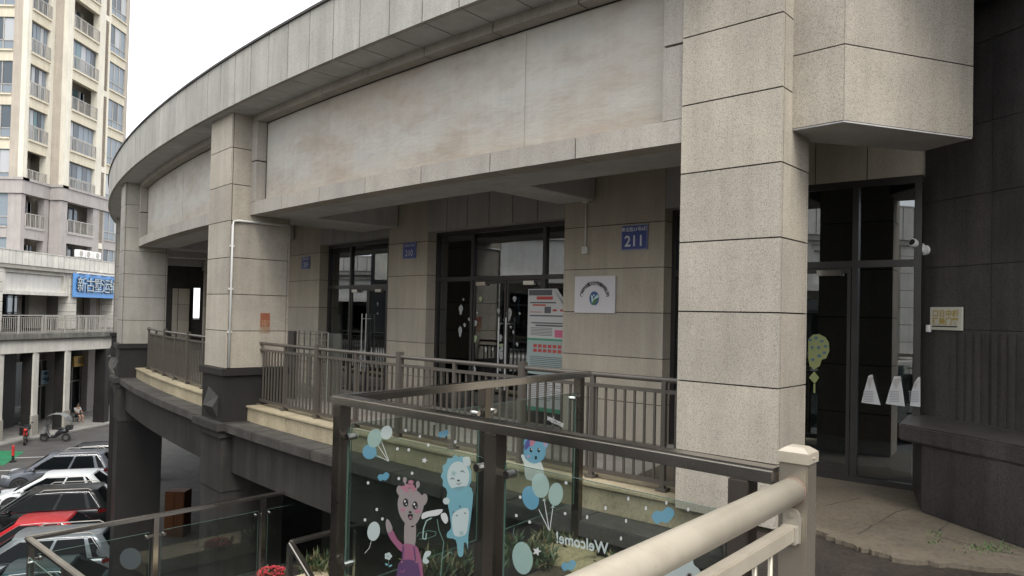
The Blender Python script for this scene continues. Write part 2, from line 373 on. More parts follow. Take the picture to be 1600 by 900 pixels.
mb = MB().arc(58.0, 58.24, 205.6, 205.9, ZF, 2.07).arc(58.47, 60.15, 205.6, 205.9, ZF, 2.07).arc(58.24, 58.47, 205.6, 205.9, .75, 2.07).arc(58.24, 58.47, 205.6, 205.9, ZF, -.45)
mb.build('cross_wall', M['granite_beam'], b0)
mb = MB()
for z0, z1 in ((ZF, -1.1), (-1.09, -.5), (-.49, .1), (.11, .7)): mb.arc(58.62, 59.0, 205.91, 206.1, z0, z1).arc(59.02, 59.2, 205.91, 206.1, z0, z1)
mb.build('wall', M['wallstone'], b0)
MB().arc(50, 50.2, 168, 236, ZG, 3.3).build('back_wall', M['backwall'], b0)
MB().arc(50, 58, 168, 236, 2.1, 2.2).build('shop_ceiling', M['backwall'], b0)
# lower storey: recessed wall with an open passage
for a, b in ((168, 214.0), (219.6, 236)):
    mb = MB()
    mb.arc(57.6, 57.8, a, b, ZG, -2.35); mb.build('lower_wall', M['granite_beam'], b0)
MB().arc(57.6, 57.9, 214.0, 219.6, -3.1, -2.35).build('lower_lintel', M['granite_beam'], b0)

def shopfront(a, b, R, zt, ztop, mull, doors, refl='shopglass', name='shopfront', zfl=ZF, closer=True):
    """mull: angles of full height mullions; doors: list of (a0,a1,handle side)"""
    mb = MB(); w_ = .06/R*57.3; d = .07
    mb.arc(R-.2-d, R-.2, a, a+w_, zfl, ztop); mb.arc(R-.2-d, R-.2, b-w_, b, zfl, ztop)
    mb.arc(R-.2-d, R-.2, a+w_, b-w_, ztop-.07, ztop); mb.arc(R-.2-d, R-.197, a+w_, b-w_, zt-.035, zt+.035)
    mb.arc(R-.2-d, R-.2, a+w_, b-w_, zfl, zfl+.06)
    for q in mull: mb.arc(R-.2-d, R-.194, q-w_/2, q+w_/2, zfl+.06, zt-.035); mb.arc(R-.2-d, R-.194, q-w_/2, q+w_/2, zt+.035, ztop-.07)
    fr = mb.build(name, M['door_frame'], b0)
    edges = [a+w_]+list(mull)+[b-w_]
    for e0, e1 in zip(edges, edges[1:]):
        MB().arc(R-.245, R-.235, e0+.01, e1-.01, zt+.035, ztop-.07).build('transom_pane', M[refl], fr)
    for e0, e1 in zip(edges, edges[1:]):
        if any(abs((d0+d1)/2-(e0+e1)/2) < (e1-e0)/2 for d0, d1, h in doors): continue
        MB().arc(R-.245, R-.235, e0+.01, e1-.01, zfl+.06, zt-.035).build('side_pane', M[refl], fr)
    for d0, d1, h in doors:
        mb = MB(); s = .035/R*57.3
        mb.arc(R-.25, R-.205, d0+.01, d0+.01+s, zfl+.06, zt-.04); mb.arc(R-.25, R-.205, d1-.01-s, d1-.01, zfl+.06, zt-.04)
        mb.arc(R-.25, R-.205, d0+.01+s, d1-.01-s, zfl+.06, zfl+.16); mb.arc(R-.25, R-.205, d0+.01+s, d1-.01-s, zt-.09, zt-.04)
        dd = mb.build('door', M['door_frame'], b0)
        MB().arc(R-.232, R-.222, d0+.01+s, d1-.01-s, zfl+.16, zt-.09).build('door_pane', M[refl], dd)
        if h == 0:
            MB().arc(R-.2, R-.15, d1-.33, d1-.1, zt-.12, zt-.06).build('door_closer', M['steel'], dd); continue
        hx = d1-.08 if h > 0 else d0+.08
        u, n = frame_at(hx); p = P(R-.13, hx)
        mb = MB().tube([p+Vector((0,0,-1.2)), p+Vector((0,0,-.05))], .014, 8)
        for zz in (-1.1, -.15): mb.tube([p+Vector((0,0,zz)), p-n*.09+Vector((0,0,zz))], .01, 6)
        mb.build('door_handle', M['handle'], dd)
        if closer:
            hx2 = d0+.12 if h > 0 else d1-.35
            MB().arc(R-.2, R-.15, hx2, hx2+.22, zt-.12, zt-.06).build('door_closer', M['steel'], dd)
    return fr
for i, (a, b) in enumerate(openings):
    if i == 13: shopfront(a, b, RW, .585, 1.42, [224.92, 226.52], [(224.95, 225.73, 1), (225.73, 226.49, -1)])
    elif i == 12: shopfront(a, b, RW, .5, 1.42, [221.0, 222.45], [(221.03, 221.72, 1), (221.72, 222.42, -1)])
    elif i == 14: shopfront(a, b, RW, .585, 1.42, [229.0], [])
    else: shopfront(a, b, RW, .585, 1.42, [(a+b)/2], [((a+b)/2, b-.06, -1)])
shopfront(230.15, 231.64, 58.8, .60, 1.47, [231.05], [(230.2, 231.02, 0)])
MB().arc(58.3, 58.6, 229.9, 230.16, ZF, 2.08).build('wall', M['wallstone'], b0)
# shop interiors read as dark rooms
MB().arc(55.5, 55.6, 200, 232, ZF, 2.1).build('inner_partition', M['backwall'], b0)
# corner bay over the entrance
mb = MB(); e = Vector((0,0,0))
p1, p2, p3, p4, p5 = (2.235,5.825), (2.54,5.52), (3.82,5.95), (3.67,6.43), (2.54,6.18)
def off(poly, d):
    cx = sum(p[0] for p in poly)/len(poly); cy = sum(p[1] for p in poly)/len(poly)
    return [(cx+(p[0]-cx)*(1-d), cy+(p[1]-cy)*(1-d)) for p in poly]
pol = [p1, p2, p3, p4, p5]
mb.prism(off(pol, .02), 1.56, 4.4, 1)
for z0, z1 in ((1.565, 2.155), (2.165, 2.76), (2.77, 3.36), (3.37, 4.0)):
    for q0, q1 in ((p1, p2), (p2, p3), (p3, p4)):
        q0, q1 = Vector((*q0, z0)), Vector((*q1, z0)); d = (q1-q0).normalized(); nn = Vector((d.y, -d.x, 0))
        mb.obox(q0+d*.004-nn*.0, q1-q0-d*.008, -nn*.03, Vector((0,0,z1-z0)))
mb.prism(off(pol, .01), 1.55, 1.562, 2)
mb.build('corner_bay', [M['stone'], M['joint'], M['soffit']], b0)

# ------------------------------------------------------------ black granite wing on the right
gw = thing('granite_wing', 'black polished granite wall at the far right beside the glass entrance', 'wall', (4.3, 6, ZF))
a, bb = Vector((4.1, 7.15, ZF)), Vector((5.0, 3.94, ZF)); d = (bb-a).normalized(); nn = Vector((d.y, -d.x, 0))
if nn.x > 0: nn = -nn
mb = MB(); Lw = 3.6
xs = [0, .75, 1.5, 2.3, 3.1, 6.0]; zs = [ZF, -.05, .55, 1.2, 1.85, 2.6, 4.4]
for i in range(len(xs)-1):
    for j in range(len(zs)-1):
        mb.obox(a+d*(xs[i]+.003)+Vector((0,0,zs[j]-ZF+.003))-nn*.4, d*(xs[i+1]-xs[i]-.006), nn*.4, Vector((0,0,zs[j+1]-zs[j]-.006)))
mb.obox(a+d*.01-nn*.4, d*5.9, nn*.39, Vector((0,0,6)), 1)
wallm = mb.build('cladding', [M['granite_black'], M['joint']], gw)
mb = MB()
for k in range(34): mb.obox(a+d*(.35+k*.085)+nn*.0+Vector((0,0,.62)), d*.05, nn*.012, Vector((0,0,.95)))
mb.build('ribbed_band', M['granite_black'], gw)
MB().obox(a+d*.62+Vector((0,0,2.95-ZF)), d*5, nn*.3, Vector((0,0,.5))).build('cornice', M['granite_black'], gw, bevel=.01)
pw = thing('granite_bench_wall', 'low dark granite wall with an overhanging cap at the right edge', 'low wall', (3.8, 5.8, ZF))
q = [(3.62,6.3),(3.72,5.8),(3.83,5.34),(3.98,4.6),(4.15,3.6),(4.7,3.6),(4.45,5.9),(4.1,7.1),(3.95,7.0)]
MB().prism(q, ZF, -1.05).build('body', M['granite_black'], pw, bevel=.01)
q2 = [(3.50,6.46),(3.62,6.05),(3.80,5.5),(3.96,4.7),(4.12,3.6),(4.75,3.6),(4.48,5.9),(4.14,7.12),(3.9,7.05)]
MB().prism(q2, -1.05+.002, -.9).build('cap', M['granite_black'], pw, bevel=.015)

# entrance paving and the platform the camera stands on
k1 = [(4.9,4.2),(4.1,4.6),(3.48,4.84),(3.05,4.98),(2.8,5.02),(2.66,5.2),(2.57,5.28),(2.5,5.5),(2.44,5.68),(2.2,5.72),(1.75,6.1),(1.2,7.3),(2.2,8.8),(4.3,8.2),(5.2,6.0)]
_k = []
for _i, _p in enumerate(k1):
    _q = k1[(_i+1) % len(k1)]; _k.append(_p)
    if _i < 8:
        for _f in (.2, .4, .6, .8): _k.append((_p[0]+(_q[0]-_p[0])*_f+rnd.uniform(-.035, .035), _p[1]+(_q[1]-_p[1])*_f+rnd.uniform(-.035, .035)))
k1 = _k
struct(MB().prism(k1, ZF-.12, ZF+.002).build('entrance_paving', M['walk']))
A0, A1, B1 = Vector((-1.03, 4.35, 0)), Vector((.94, 2.47, 0)), Vector((.70, 6.66, 0))
plat = [(.98,2.45),(-.4,.75),(-1.3,-.35),(-1.3,-6),(9,-6),(9,4.5),(4.9,4.2),(4.4,5.5),(2.3,5.95),(1.75,5.2)]
struct(MB().prism(plat, ZF-.35, ZF-.03).build('street_platform', M['pave']))
stairp = [(-1.1,4.3),(.9,2.44),(-.4,.75),(-1.3,-.3),(-3.6,1.9)]
struct(MB().prism(stairp, ZF-.35, ZF-.03).build('stair_platform', M['pave']))
# slab joints and cracks of the entrance paving
mb = MB()
for a_, b_ in (((1460,838),(1560,862)), ((1560,862),(1600,868)), ((1460,838),(1492,806)), ((1400,800),(1340,835)), ((1400,800),(1438,790)), ((1290,790),(1345,778)), ((1492,806),(1440,792))):
    p_, q_ = atz(*a_, ZF+.003), atz(*b_, ZF+.003); n_ = 8; pts = [p_.lerp(q_, k/n_)+Vector((rnd.uniform(-.008,.008), rnd.uniform(-.008,.008), 0)) for k in range(n_+1)]
    for u_, w_ in zip(pts, pts[1:]):
        d_ = (w_-u_).normalized(); e_ = Vector((-d_.y, d_.x, 0))*rnd.uniform(.003, .007); mb.face([u_-e_, w_-e_, w_+e_, u_+e_])
struct(mb.build('paving_cracks', mat('crack_dirt', (.03, .026, .02), .9)))
# weeds in the paving joint
weed = mat('weed_leaves', (.06, .11, .03), .7)
mb = MB()
for k in range(260):
    p = atz(rnd.gauss(1545, 22), rnd.gauss(857, 5), ZF) if k < 200 else atz(1460+rnd.uniform(-12, 12), 840+rnd.uniform(-12, 12), ZF)
    an = rnd.uniform(0, 6.28); h = rnd.uniform(.006, .025); l = rnd.uniform(.01, .035); v = Vector((math.cos(an), math.sin(an), 0))
    q = Vector((-v.y, v.x, 0))*.005; mb.face([p-q, p+q, p+v*l+Vector((0,0,h))])
o = mb.build('weeds', weed, fix=False); o['kind'] = 'stuff'; o['label'] = 'small green weeds growing from a crack in the pale paving'; o['category'] = 'weeds'

# ------------------------------------------------------------ balcony railings
bal_me = MB().box(-.01, .01, -.01, .01, -1.5, -.69).build('baluster', M['rail']); bal_mesh = bal_me.data; bpy.data.objects.remove(bal_me)
def balcony_rail(a, b, big, mid, label, scroll=True):
    R = 60.55; t = thing('balcony_railing', label, 'railing', P(R, (a+b)/2, -1.6), 'railings along the arcade balcony')
    n = 24; path = [P(R, a+(b-a)*k/n, -.575) for k in range(n+1)]
    mb = MB().tube(path, .026, 10)
    if scroll: mb.ball(path[0], .045, 0, 10)
    mb.build('handrail', M['rail'], t, smooth=True)
    mb = MB(); mb.arc(R-.018, R+.018, a, b, -.70, -.665, 0, .5); mb.build('upper_rail', M['rail'], t)
    mb = MB(); mb.arc(R-.018, R+.018, a, b, -1.54, -1.50, 0, .5); mb.build('lower_rail', M['rail'], t)
    for q in big:
        u, nn_ = frame_at(q); MB().obox(P(R, q, -1.6)-u*.04-nn_*.04, u*.08, nn_*.08, Vector((0,0,1.09))).build('post', M['rail'], t, bevel=.006)
    for q in mid:
        u, nn_ = frame_at(q); mb = MB().obox(P(R, q, -1.6)-u*.022-nn_*.022, u*.044, nn_*.044, Vector((0,0,1.03)))
        mb.obox(P(R, q, -1.6)-u*.05-nn_*.05, u*.1, nn_*.1, Vector((0,0,.03))); mb.build('post', M['rail'], t)
    st_ = .108/R*57.3; k = a+st_
    while k < b-.03:
        if all(abs(k-q) > .045 for q in list(big)+list(mid)):
            o = bpy.data.objects.new('baluster', bal_mesh); C.objects.link(o); o.parent = t
            o.location = P(R, k, 0)-Vector(t.location); o.rotation_euler = (0,0,math.radians(k))
        k += st_
    return t
balcony_rail(222.5, 230.9, [224.42, 226.33, 228.33], [222.56, 223.45, 225.4, 227.32, 229.2, 229.95], 'brown metal balcony railing between the two nearest columns')
balcony_rail(214.85, 221.75, [216.9, 218.9], [214.9, 215.9, 217.9, 219.9], 'brown metal balcony railing between the second and third columns from the right', True)
balcony_rail(206.7, 213.6, [208.9, 210.9], [206.75, 207.9, 209.9, 211.9], 'brown metal balcony railing beyond the third column, mostly hidden', True)

# ------------------------------------------------------------ glass and steel railings of the stair
ZT = -.508
def steel_post(p, d, ztop, zbot, s=.075, m='steel_dark'):
    n = Vector((-d.y, d.x, 0)); return MB().obox(Vector((p.x, p.y, zbot))-d*s/2-n*s/2, d*s, n*s, Vector((0,0,ztop-zbot)))
def pane(p0, p1, z0, z1, parent, th=.012):
    d = (p1-p0).normalized(); n = Vector((-d.y, d.x, 0)); mb = MB()
    a, b = p0-n*th/2, p1-n*th/2
    V = lambda p, z: Vector((p.x, p.y, z))
    mb.face([V(a, z0), V(b, z0), V(b, z1), V(a, z1)], 0); mb.face([V(a+n*th, z0), V(b+n*th, z0), V(b+n*th, z1), V(a+n*th, z1)], 0)
    mb.face([V(a, z1), V(b, z1), V(b+n*th, z1), V(a+n*th, z1)], 1); mb.face([V(a, z0), V(b, z0), V(b+n*th, z0), V(a+n*th, z0)], 1)
    mb.face([V(a, z0), V(a+n*th, z0), V(a+n*th, z1), V(a, z1)], 1); mb.face([V(b, z0), V(b+n*th, z0), V(b+n*th, z1), V(b, z1)], 1)
    return mb.build('glass_panel', [M['railglass'], M['glassedge']], parent)
def clamp(p, d, z, side, parent):                      # flat bar from the post to a round button on the pane
    e = p+d*side*.1; n = Vector((-d.y, d.x, 0))
    mb = MB().bar(Vector((p.x, p.y, z)), Vector((e.x, e.y, z)), .012, .03)
    mb.tube([Vector((e.x, e.y, z))-n*.03, Vector((e.x, e.y, z))+n*.03], .02, 12)
    return mb.build('clamp', M['chrome'], parent)
def handrail(p0, p1, z, parent, wd=.085, ht=.055, z1=None):
    z1 = z if z1 is None else z1
    return MB().bar(Vector((p0.x, p0.y, z-ht/2)), Vector((p1.x, p1.y, z1-ht/2)), wd, ht).build('handrail', M['steel'], parent, bevel=.011)
glr = thing('glass_railing', 'stainless steel corner railing with clear glass panels and cartoon animal stickers', 'railing', A0+Vector((0,0,ZF)))
dA = (A1-A0).normalized(); dB = (B1-A0).normalized(); nA = Vector((-dA.y, dA.x, 0)); nB = Vector((-dB.y, dB.x, 0))
handrail(A0-dA*.05, A1-dA*.008, ZT, glr); handrail(A0+dB*.045, B1+dB*.05, ZT-.001, glr)
nAc = nA if nA.dot(-A0) > 0 else -nA                    # towards the camera
nBc = nB if nB.dot(-A0) > 0 else -nB
def xA(px, y=750):                                     # distance along A of an image column
    p = atplane(px, y, A0, nA); return (Vector((p.x, p.y, 0))-A0).dot(dA)
def xB(px, y=620):
    p = atplane(px, y, A0, nB); return (Vector((p.x, p.y, 0))-A0).dot(dB)
sK = .03; sM = xA(773); sE = xA(1160, 800)
for s in (sK, sM, sE): steel_post(A0+dA*s, dA, ZT-.056, ZF-.3, .078).build('post', M['steel_dark'], glr, bevel=.004)
tM, tE = xB(757), xB(905, 600)
for s in (tM, tE): steel_post(A0+dB*s, dB, ZT-.057, ZF-.5, .075).build('post', M['steel_dark'], glr, bevel=.004)
zpt = atplane(553, 670, A0, nA).z
pA1 = pane(A0+dA*(sK+.075), A0+dA*(sM-.07), ZF-.05, zpt, glr)
pA2 = pane(A0+dA*(sM+.07), A0+dA*(sE-.06), ZF-.05, zpt, glr)
pB1 = pane(A0+dB*.1, A0+dB*(tM-.06), ZF-.05, zpt, glr)
pB2 = pane(A0+dB*(tM+.06), A0+dB*(tE-.06), ZF-.05, zpt, glr)
for s, sd_ in ((sK, 1), (sM, -1), (sM, 1), (sE, -1)): clamp(A0+dA*s, dA, zpt-.05, sd_, glr); clamp(A0+dA*s, dA, zpt-.8, sd_, glr)
for s, sd_ in ((tM, -1), (tM, 1), (tE, -1)): clamp(A0+dB*s, dB, zpt-.05, sd_, glr)

# stickers: flat vinyl on the panes
def flat(name, col, rough=.5):
    m = mat(name, tuple(x*.62 for x in col), rough, 0, .3); m.node_tree.nodes['Principled BSDF'].inputs['Alpha'].default_value = .78; return m
S = dict(mint=flat('mint_vinyl', (.42, .60, .55)), pale=flat('pale_vinyl', (.68, .78, .76)), blue=flat('sky_blue_vinyl', (.16, .42, .58)), cyan=flat('cyan_vinyl', (.24, .52, .60)),
         white=flat('white_vinyl', (.85, .87, .87)), grey=flat('grey_pink_vinyl', (.42, .37, .36)), pink=flat('magenta_vinyl', (.42, .15, .26)), purple=flat('purple_vinyl', (.13, .07, .18)),
         ink=flat('ink', (.015, .015, .02)), green=flat('green_vinyl', (.2, .36, .30)), rose=flat('rose_vinyl', (.55, .25, .32)), indigo=flat('indigo_vinyl', (.10, .10, .32)), lilac=flat('lilac_vinyl', (.5, .38, .52)))
SK = list(S.keys())
class Sticker:
    def __init__(s, plane='A', px=None):
        s.mb = MB(); s.pl = plane; s.px = px or (lambda a, b: (500+a/2.6475, 560+b/2.6475)); s.k = 0
    def pt(s, q):
        x, y = s.px(*q); n, p0, c, o_ = {'A': (nA, A0, nAc, .008), 'B': (nB, A0, nBc, .008)}[s.pl]
        return atplane(x, y, p0+c*(o_+s.k*.0006), n)
    def poly(s, pts, col, lift=0, smooth=True):
        s.k = lift
        if smooth:
            out = []; n = len(pts)
            for i in range(n):
                p0, p1, p2, p3 = [pts[(i+j-1) % n] for j in range(4)]
                for t in (0, .33, .66):
                    out.append(tuple(.5*((2*p1[a])+(-p0[a]+p2[a])*t+(2*p0[a]-5*p1[a]+4*p2[a]-p3[a])*t*t+(-p0[a]+3*p1[a]-3*p2[a]+p3[a])*t**3) for a in (0,1)))
            pts = out
        s.mb.face([s.pt(q) for q in pts], SK.index(col)); return s
    def ell(s, cx, cy, rx, ry, col, lift=0, rot=0, n=22):
        s.k = lift; c, q = math.cos(rot), math.sin(rot)
        s.mb.face([s.pt((cx+rx*math.cos(t)*c-ry*math.sin(t)*q, cy+rx*math.cos(t)*q+ry*math.sin(t)*c)) for t in [6.2832*k/n for k in range(n)]], SK.index(col)); return s
    def line(s, pts, wd, col, lift=0):
        for a, b in zip(pts, pts[1:]):
            d = math.hypot(b[0]-a[0], b[1]-a[1]) or 1; nx, ny = -(b[1]-a[1])/d*wd/2, (b[0]-a[0])/d*wd/2
            s.k = lift; s.mb.face([s.pt(q) for q in ((a[0]+nx, a[1]+ny), (b[0]+nx, b[1]+ny), (b[0]-nx, b[1]-ny), (a[0]-nx, a[1]-ny))], SK.index(col))
        return s
    def star(s, cx, cy, r, col='pale', lift=0):
        return s.poly([(cx+(r if k % 2 == 0 else r*.45)*math.sin(.3+k*math.pi/5), cy-(r if k % 2 == 0 else r*.45)*math.cos(.3+k*math.pi/5)) for k in range(10)], col, lift, False)
    def cloud(s, cx, cy, r, col='blue'):
        return s.poly([(cx-r*1.1, cy+r*.1), (cx-r*.7, cy-r*.5), (cx-r*.1, cy-r*.45), (cx+r*.5, cy-r*.9), (cx+r*1.1, cy-r*.5), (cx+r*1.0, cy+r*.1), (cx+r*.4, cy+r*.7), (cx-r*.1, cy+r*.55), (cx-r*.6, cy+r*.8)], col)
    def done(s, name, parent): return s.mb.build(name, [S[k] for k in SK], parent, fix=False)
def st(pl='A', px=None): return Sticker(pl, px)
a = st().line([(240, 360), (283, 425)], 2.5, 'white').line([(255, 345), (285, 425)], 2.5, 'white').line([(235, 402), (283, 425)], 2.5, 'white')
a.ell(205, 386, 29, 31, 'blue', 1, .2).ell(226, 330, 29, 40, 'mint', 2, .3).ell(275, 307, 24, 29, 'pale', 3, .3).poly([(232,396),(242,404),(236,410)], 'blue', 4, False).done('balloon_sticker', pA1)
st().cloud(510, 312, 20).done('cloud_sticker', pA1); st().cloud(262, 490, 22).done('cloud_sticker', pA1)
st().star(432, 422, 13, 'white').done('star_sticker', pA1)
a = st()                                               # giraffe in overalls
a.poly([(352,672),(349,775),(365,790),(392,778),(397,690),(380,700)], 'grey').poly([(345,768),(395,775),(412,805),(424,865),(420,960),(330,960),(318,905),(338,830)], 'pink', 1)
a.poly([(342,772),(318,745),(300,710),(280,722),(300,760),(338,800)], 'pink', 1).poly([(276,664),(289,676),(300,706),(281,722),(272,690)], 'grey', 2)
a.poly([(322,960),(320,870),(340,835),(395,838),(412,880),(412,960)], 'purple', 3).line([(345,775),(340,840)], 6, 'purple', 3).line([(388,778),(396,845)], 6, 'purple', 3)
a.ell(331, 548, 14, 22, 'grey', 1, -.2).ell(429, 585, 15, 26, 'grey', 1, .25)
a.line([(352,515),(358,540)], 6, 'grey', 1).line([(404,525),(396,548)], 6, 'grey', 1).ell(351, 503, 8, 13, 'grey', 2).ell(405, 521, 8, 14, 'grey', 2)
a.poly([(322,590),(327,640),(350,680),(378,694),(404,676),(428,618),(426,575),(402,548),(372,538),(340,545)], 'grey', 3)
for x, y in ((345,535),(362,528),(380,530),(376,512),(358,545),(388,542)): a.ell(x, y, 11, 9, 'rose', 4)
for x, y in ((354,596),(393,608)): a.ell(x, y, 11, 17, 'ink', 5).ell(x-3, y-5, 4, 5, 'white', 6).ell(x+3, y+7, 2.5, 3, 'white', 6)
a.ell(373, 636, 6, 5, 'ink', 5).poly([(364,645),(384,645),(380,664),(372,668),(366,660)], 'ink', 5).ell(374, 658, 5, 6, 'rose', 6).ell(343, 625, 11, 8, 'rose', 4).ell(404, 632, 12, 9, 'rose', 4)
for x in (338, 398): a.ell(x, 842, 4, 4, 'rose', 7)
a.line([(330,880),(345,885),(350,872)], 2, 'rose', 7); a.done('giraffe_sticker', pA1)
a = st()                                               # lion
mane = []
for k in range(26):
    t = 6.2832*k/26; r = 1.0 if k % 2 else .9; mane.append((566+66*r*math.cos(t), 486+88*r*math.sin(t)))
a.poly([(min(x, 626), y) for x, y in mane], 'cyan').ell(572, 488, 46, 62, 'pale', 1).poly([(528,548),(626,535),(626,640),(614,730),(612,790),(606,765),(595,765),(592,815),(572,815),(562,752),(527,742),(527,720),(542,700),(536,640)], 'cyan', 1)
a.poly([(552,640),(612,620),(612,690),(600,730),(560,735),(548,700)], 'pale', 2).ell(522, 590, 14, 14, 'pale', 2).poly([(590,412),(618,408),(622,440),(600,445)], 'pale', 2)
a.line([(540,500),(548,494),(556,500)], 3, 'ink', 3).line([(580,470),(590,464),(598,472)], 3, 'ink', 3).ell(573, 505, 6, 4, 'ink', 3).line([(564,516),(573,522),(584,514)], 2.5, 'ink', 3).star(553, 475, 14, 'mint', 3).star(585, 722, 14, 'mint', 3)
for x, y in ((552,636),(578,612),(600,640),(566,650)): a.ell(x, y, 3, 3, 'ink', 4)
a.done('lion_sticker', pA1)
st().ell(222, 715, 26, 40, 'pale', 0, .15).line([(212,756),(204,785),(185,806)], 2, 'white').done('balloon_sticker', pA1)
a = st().line([(283,830),(285,865)], 2, 'green')
for k in range(5): a.ell(282+9*math.cos(k*1.256), 818+9*math.sin(k*1.256), 7, 7, 'pale', 1)
a.ell(275, 852, 7, 4, 'cyan', 1, .6).ell(292, 858, 7, 4, 'cyan', 1, -.6).done('flower_sticker', pA1)
st().poly([(425,832),(436,800),(458,798),(455,815),(440,825),(452,840),(440,850),(428,845)], 'pale').done('butterfly_sticker', pA1)
a = st().line([(485,665),(492,710),(512,760),(503,850),(497,930)], 3, 'green').line([(505,830),(540,800),(550,812)], 2.5, 'green')
a.poly([(425,640),(470,628),(508,625),(490,648),(450,655),(422,665)], 'white', 1).poly([(500,645),(520,640),(530,668),(520,684),(505,668)], 'white', 1)
a.line([(462,660),(440,672),(428,705),(425,745),(438,748),(440,722)], 5, 'mint', 1)
a.line([(400,738),(410,722),(450,712),(480,718),(478,732),(445,745),(410,748)], 2, 'green'); a.done('vine_sticker', pA1)
a = st()
for x, y in ((472,269),(563,270),(354,298),(413,322),(320,374),(367,378),(448,358),(381,475),(326,497),(199,515),(235,625),(186,668),(258,664),(560,345)):
    st().poly([(x-3, y-6), (x+5, y-4), (x+3, y+6), (x-5, y+4)], 'white', 0, True).done('confetti_sticker', pA1)
a = st().line([(905,625),(948,712)], 3, 'white').line([(928,590),(948,712)], 3, 'white').line([(963,620),(950,712)], 3, 'white')
a.ell(871, 577, 34, 50, 'blue', 1, -.25).ell(912, 525, 36, 52, 'mint', 2, -.1).ell(975, 562, 30, 48, 'mint', 3, .1).poly([(920,590),(926,576),(936,590)], 'mint', 4, False).poly([(955,618),(963,606),(972,618)], 'mint', 4, False).done('balloon_sticker', pA2)
a = st().line([(815,757),(800,725),(803,700)], 2, 'green').line([(830,750),(845,735)], 2, 'green').ell(838, 826, 42, 68, 'mint', 1, -.12); a.done('balloon_sticker', pA2)
st().star(897, 798, 20, 'white').done('star_sticker', pA2)
c6 = lambda a_, b_: (860+a_/2.648, 560+b_/2.648)
st('A', c6).cloud(465, 652, 42).done('cloud_sticker', pA2); st('A', c6).cloud(75, 858, 28).done('cloud_sticker', pA2)
a = st('A', c6).poly([(430,960),(470,870),(438,858),(520,838),(560,838),(546,800),(552,786),(585,790),(592,850),(620,880),(640,960)], 'pale').ell(575, 898, 12, 12, 'grey', 1).ell(575, 898, 7, 7, 'ink', 2).done('rabbit_sticker', pA2)
a = st()
for x, y in ((812,650),(867,677),(828,574),(1014,642),(1018,515)): st().poly([(x-4, y-6), (x+5, y-4), (x+4, y+6), (x-5, y+4)], 'white').done('confetti_sticker', pA2)
for x, y in ((480,597),(395,620),(228,619),(313,672),(152,657),(322,580),(292,745),(637,768),(570,625)): st('A', c6).poly([(x-3, y-7), (x+4, y-6), (x+3, y+7), (x-4, y+6)], 'white').done('confetti_sticker', pA2)
# blue bear on the far pane
a = st('B').ell(862, 350, 20, 22, 'blue').ell(928, 352, 17, 22, 'blue').ell(930, 354, 9, 13, 'lilac', 1).poly([(845,440),(832,405),(842,398),(860,425),(915,430),(922,500),(855,500)], 'pale', 1).ell(888, 385, 46, 50, 'blue', 2)
a.poly([(848,380),(850,348),(872,325),(905,322),(925,335),(900,340),(872,360)], 'indigo', 3).poly([(868,345),(880,325),(892,330),(888,352),(872,366)], 'rose', 4)
for x in (873, 905): a.ell(x, 380, 6, 10, 'ink', 4).ell(x+2, 376, 2.5, 3, 'white', 5)
a.ell(893, 411, 5, 8, 'ink', 4).ell(862, 405, 8, 6, 'lilac', 4); a.done('bear_sticker', pB2)

def text_on(s, origin, u, v, size, m, name, parent, align='CENTER', flip=False, off_=.0, ext=.0, bold=0):
    cu = bpy.data.curves.new(name, 'FONT'); cu.body = s; cu.size = size; cu.align_x = align; cu.align_y = 'CENTER'; cu.extrude = ext; cu.offset = bold; cu.resolution_u = 3
    ob = bpy.data.objects.new(name, cu); C.objects.link(ob); bpy.context.view_layer.update()
    me = bpy.data.meshes.new_from_object(ob.evaluated_get(bpy.context.evaluated_depsgraph_get())); bpy.data.objects.remove(ob)
    u, v = Vector(u), Vector(v); n = u.cross(v)
    if flip: 
        for q in me.vertices: q.co.x = -q.co.x
    T = Matrix(((u.x, v.x, n.x, origin[0]+n.x*off_), (u.y, v.y, n.y, origin[1]+n.y*off_), (u.z, v.z, n.z, origin[2]+n.z*off_), (0,0,0,1)))
    me.transform(T); me.materials.clear(); me.materials.append(m)
    o = bpy.data.objects.new(name, me); C.objects.link(o)
    if parent:
        o.parent = parent
        if parent.type == 'EMPTY': o.location = -Vector(parent.location)
    return o
UP = Vector((0,0,1))
pw_ = atplane(868, 658, A0+nBc*.012, nB)
text_on('welcome', pw_, (dB*.94-UP*.34).normalized(), (UP*.94+dB*.34).normalized(), .075, S['white'], 'welcome_lettering', pB2, bold=.001)
pw_ = atplane(893, 850, A0+nAc*.012, nA)
p2_ = atplane(945, 862, A0+nAc*.012, nA); uu = (p2_-pw_).normalized()
text_on('Welcome!', atplane(908, 849, A0+nAc*.012, nA), uu, nAc.cross(uu)if nAc.cross(uu).z > 0 else -nAc.cross(uu), .066, S['pale'], 'welcome_lettering', pA2, flip=True, bold=.0015)

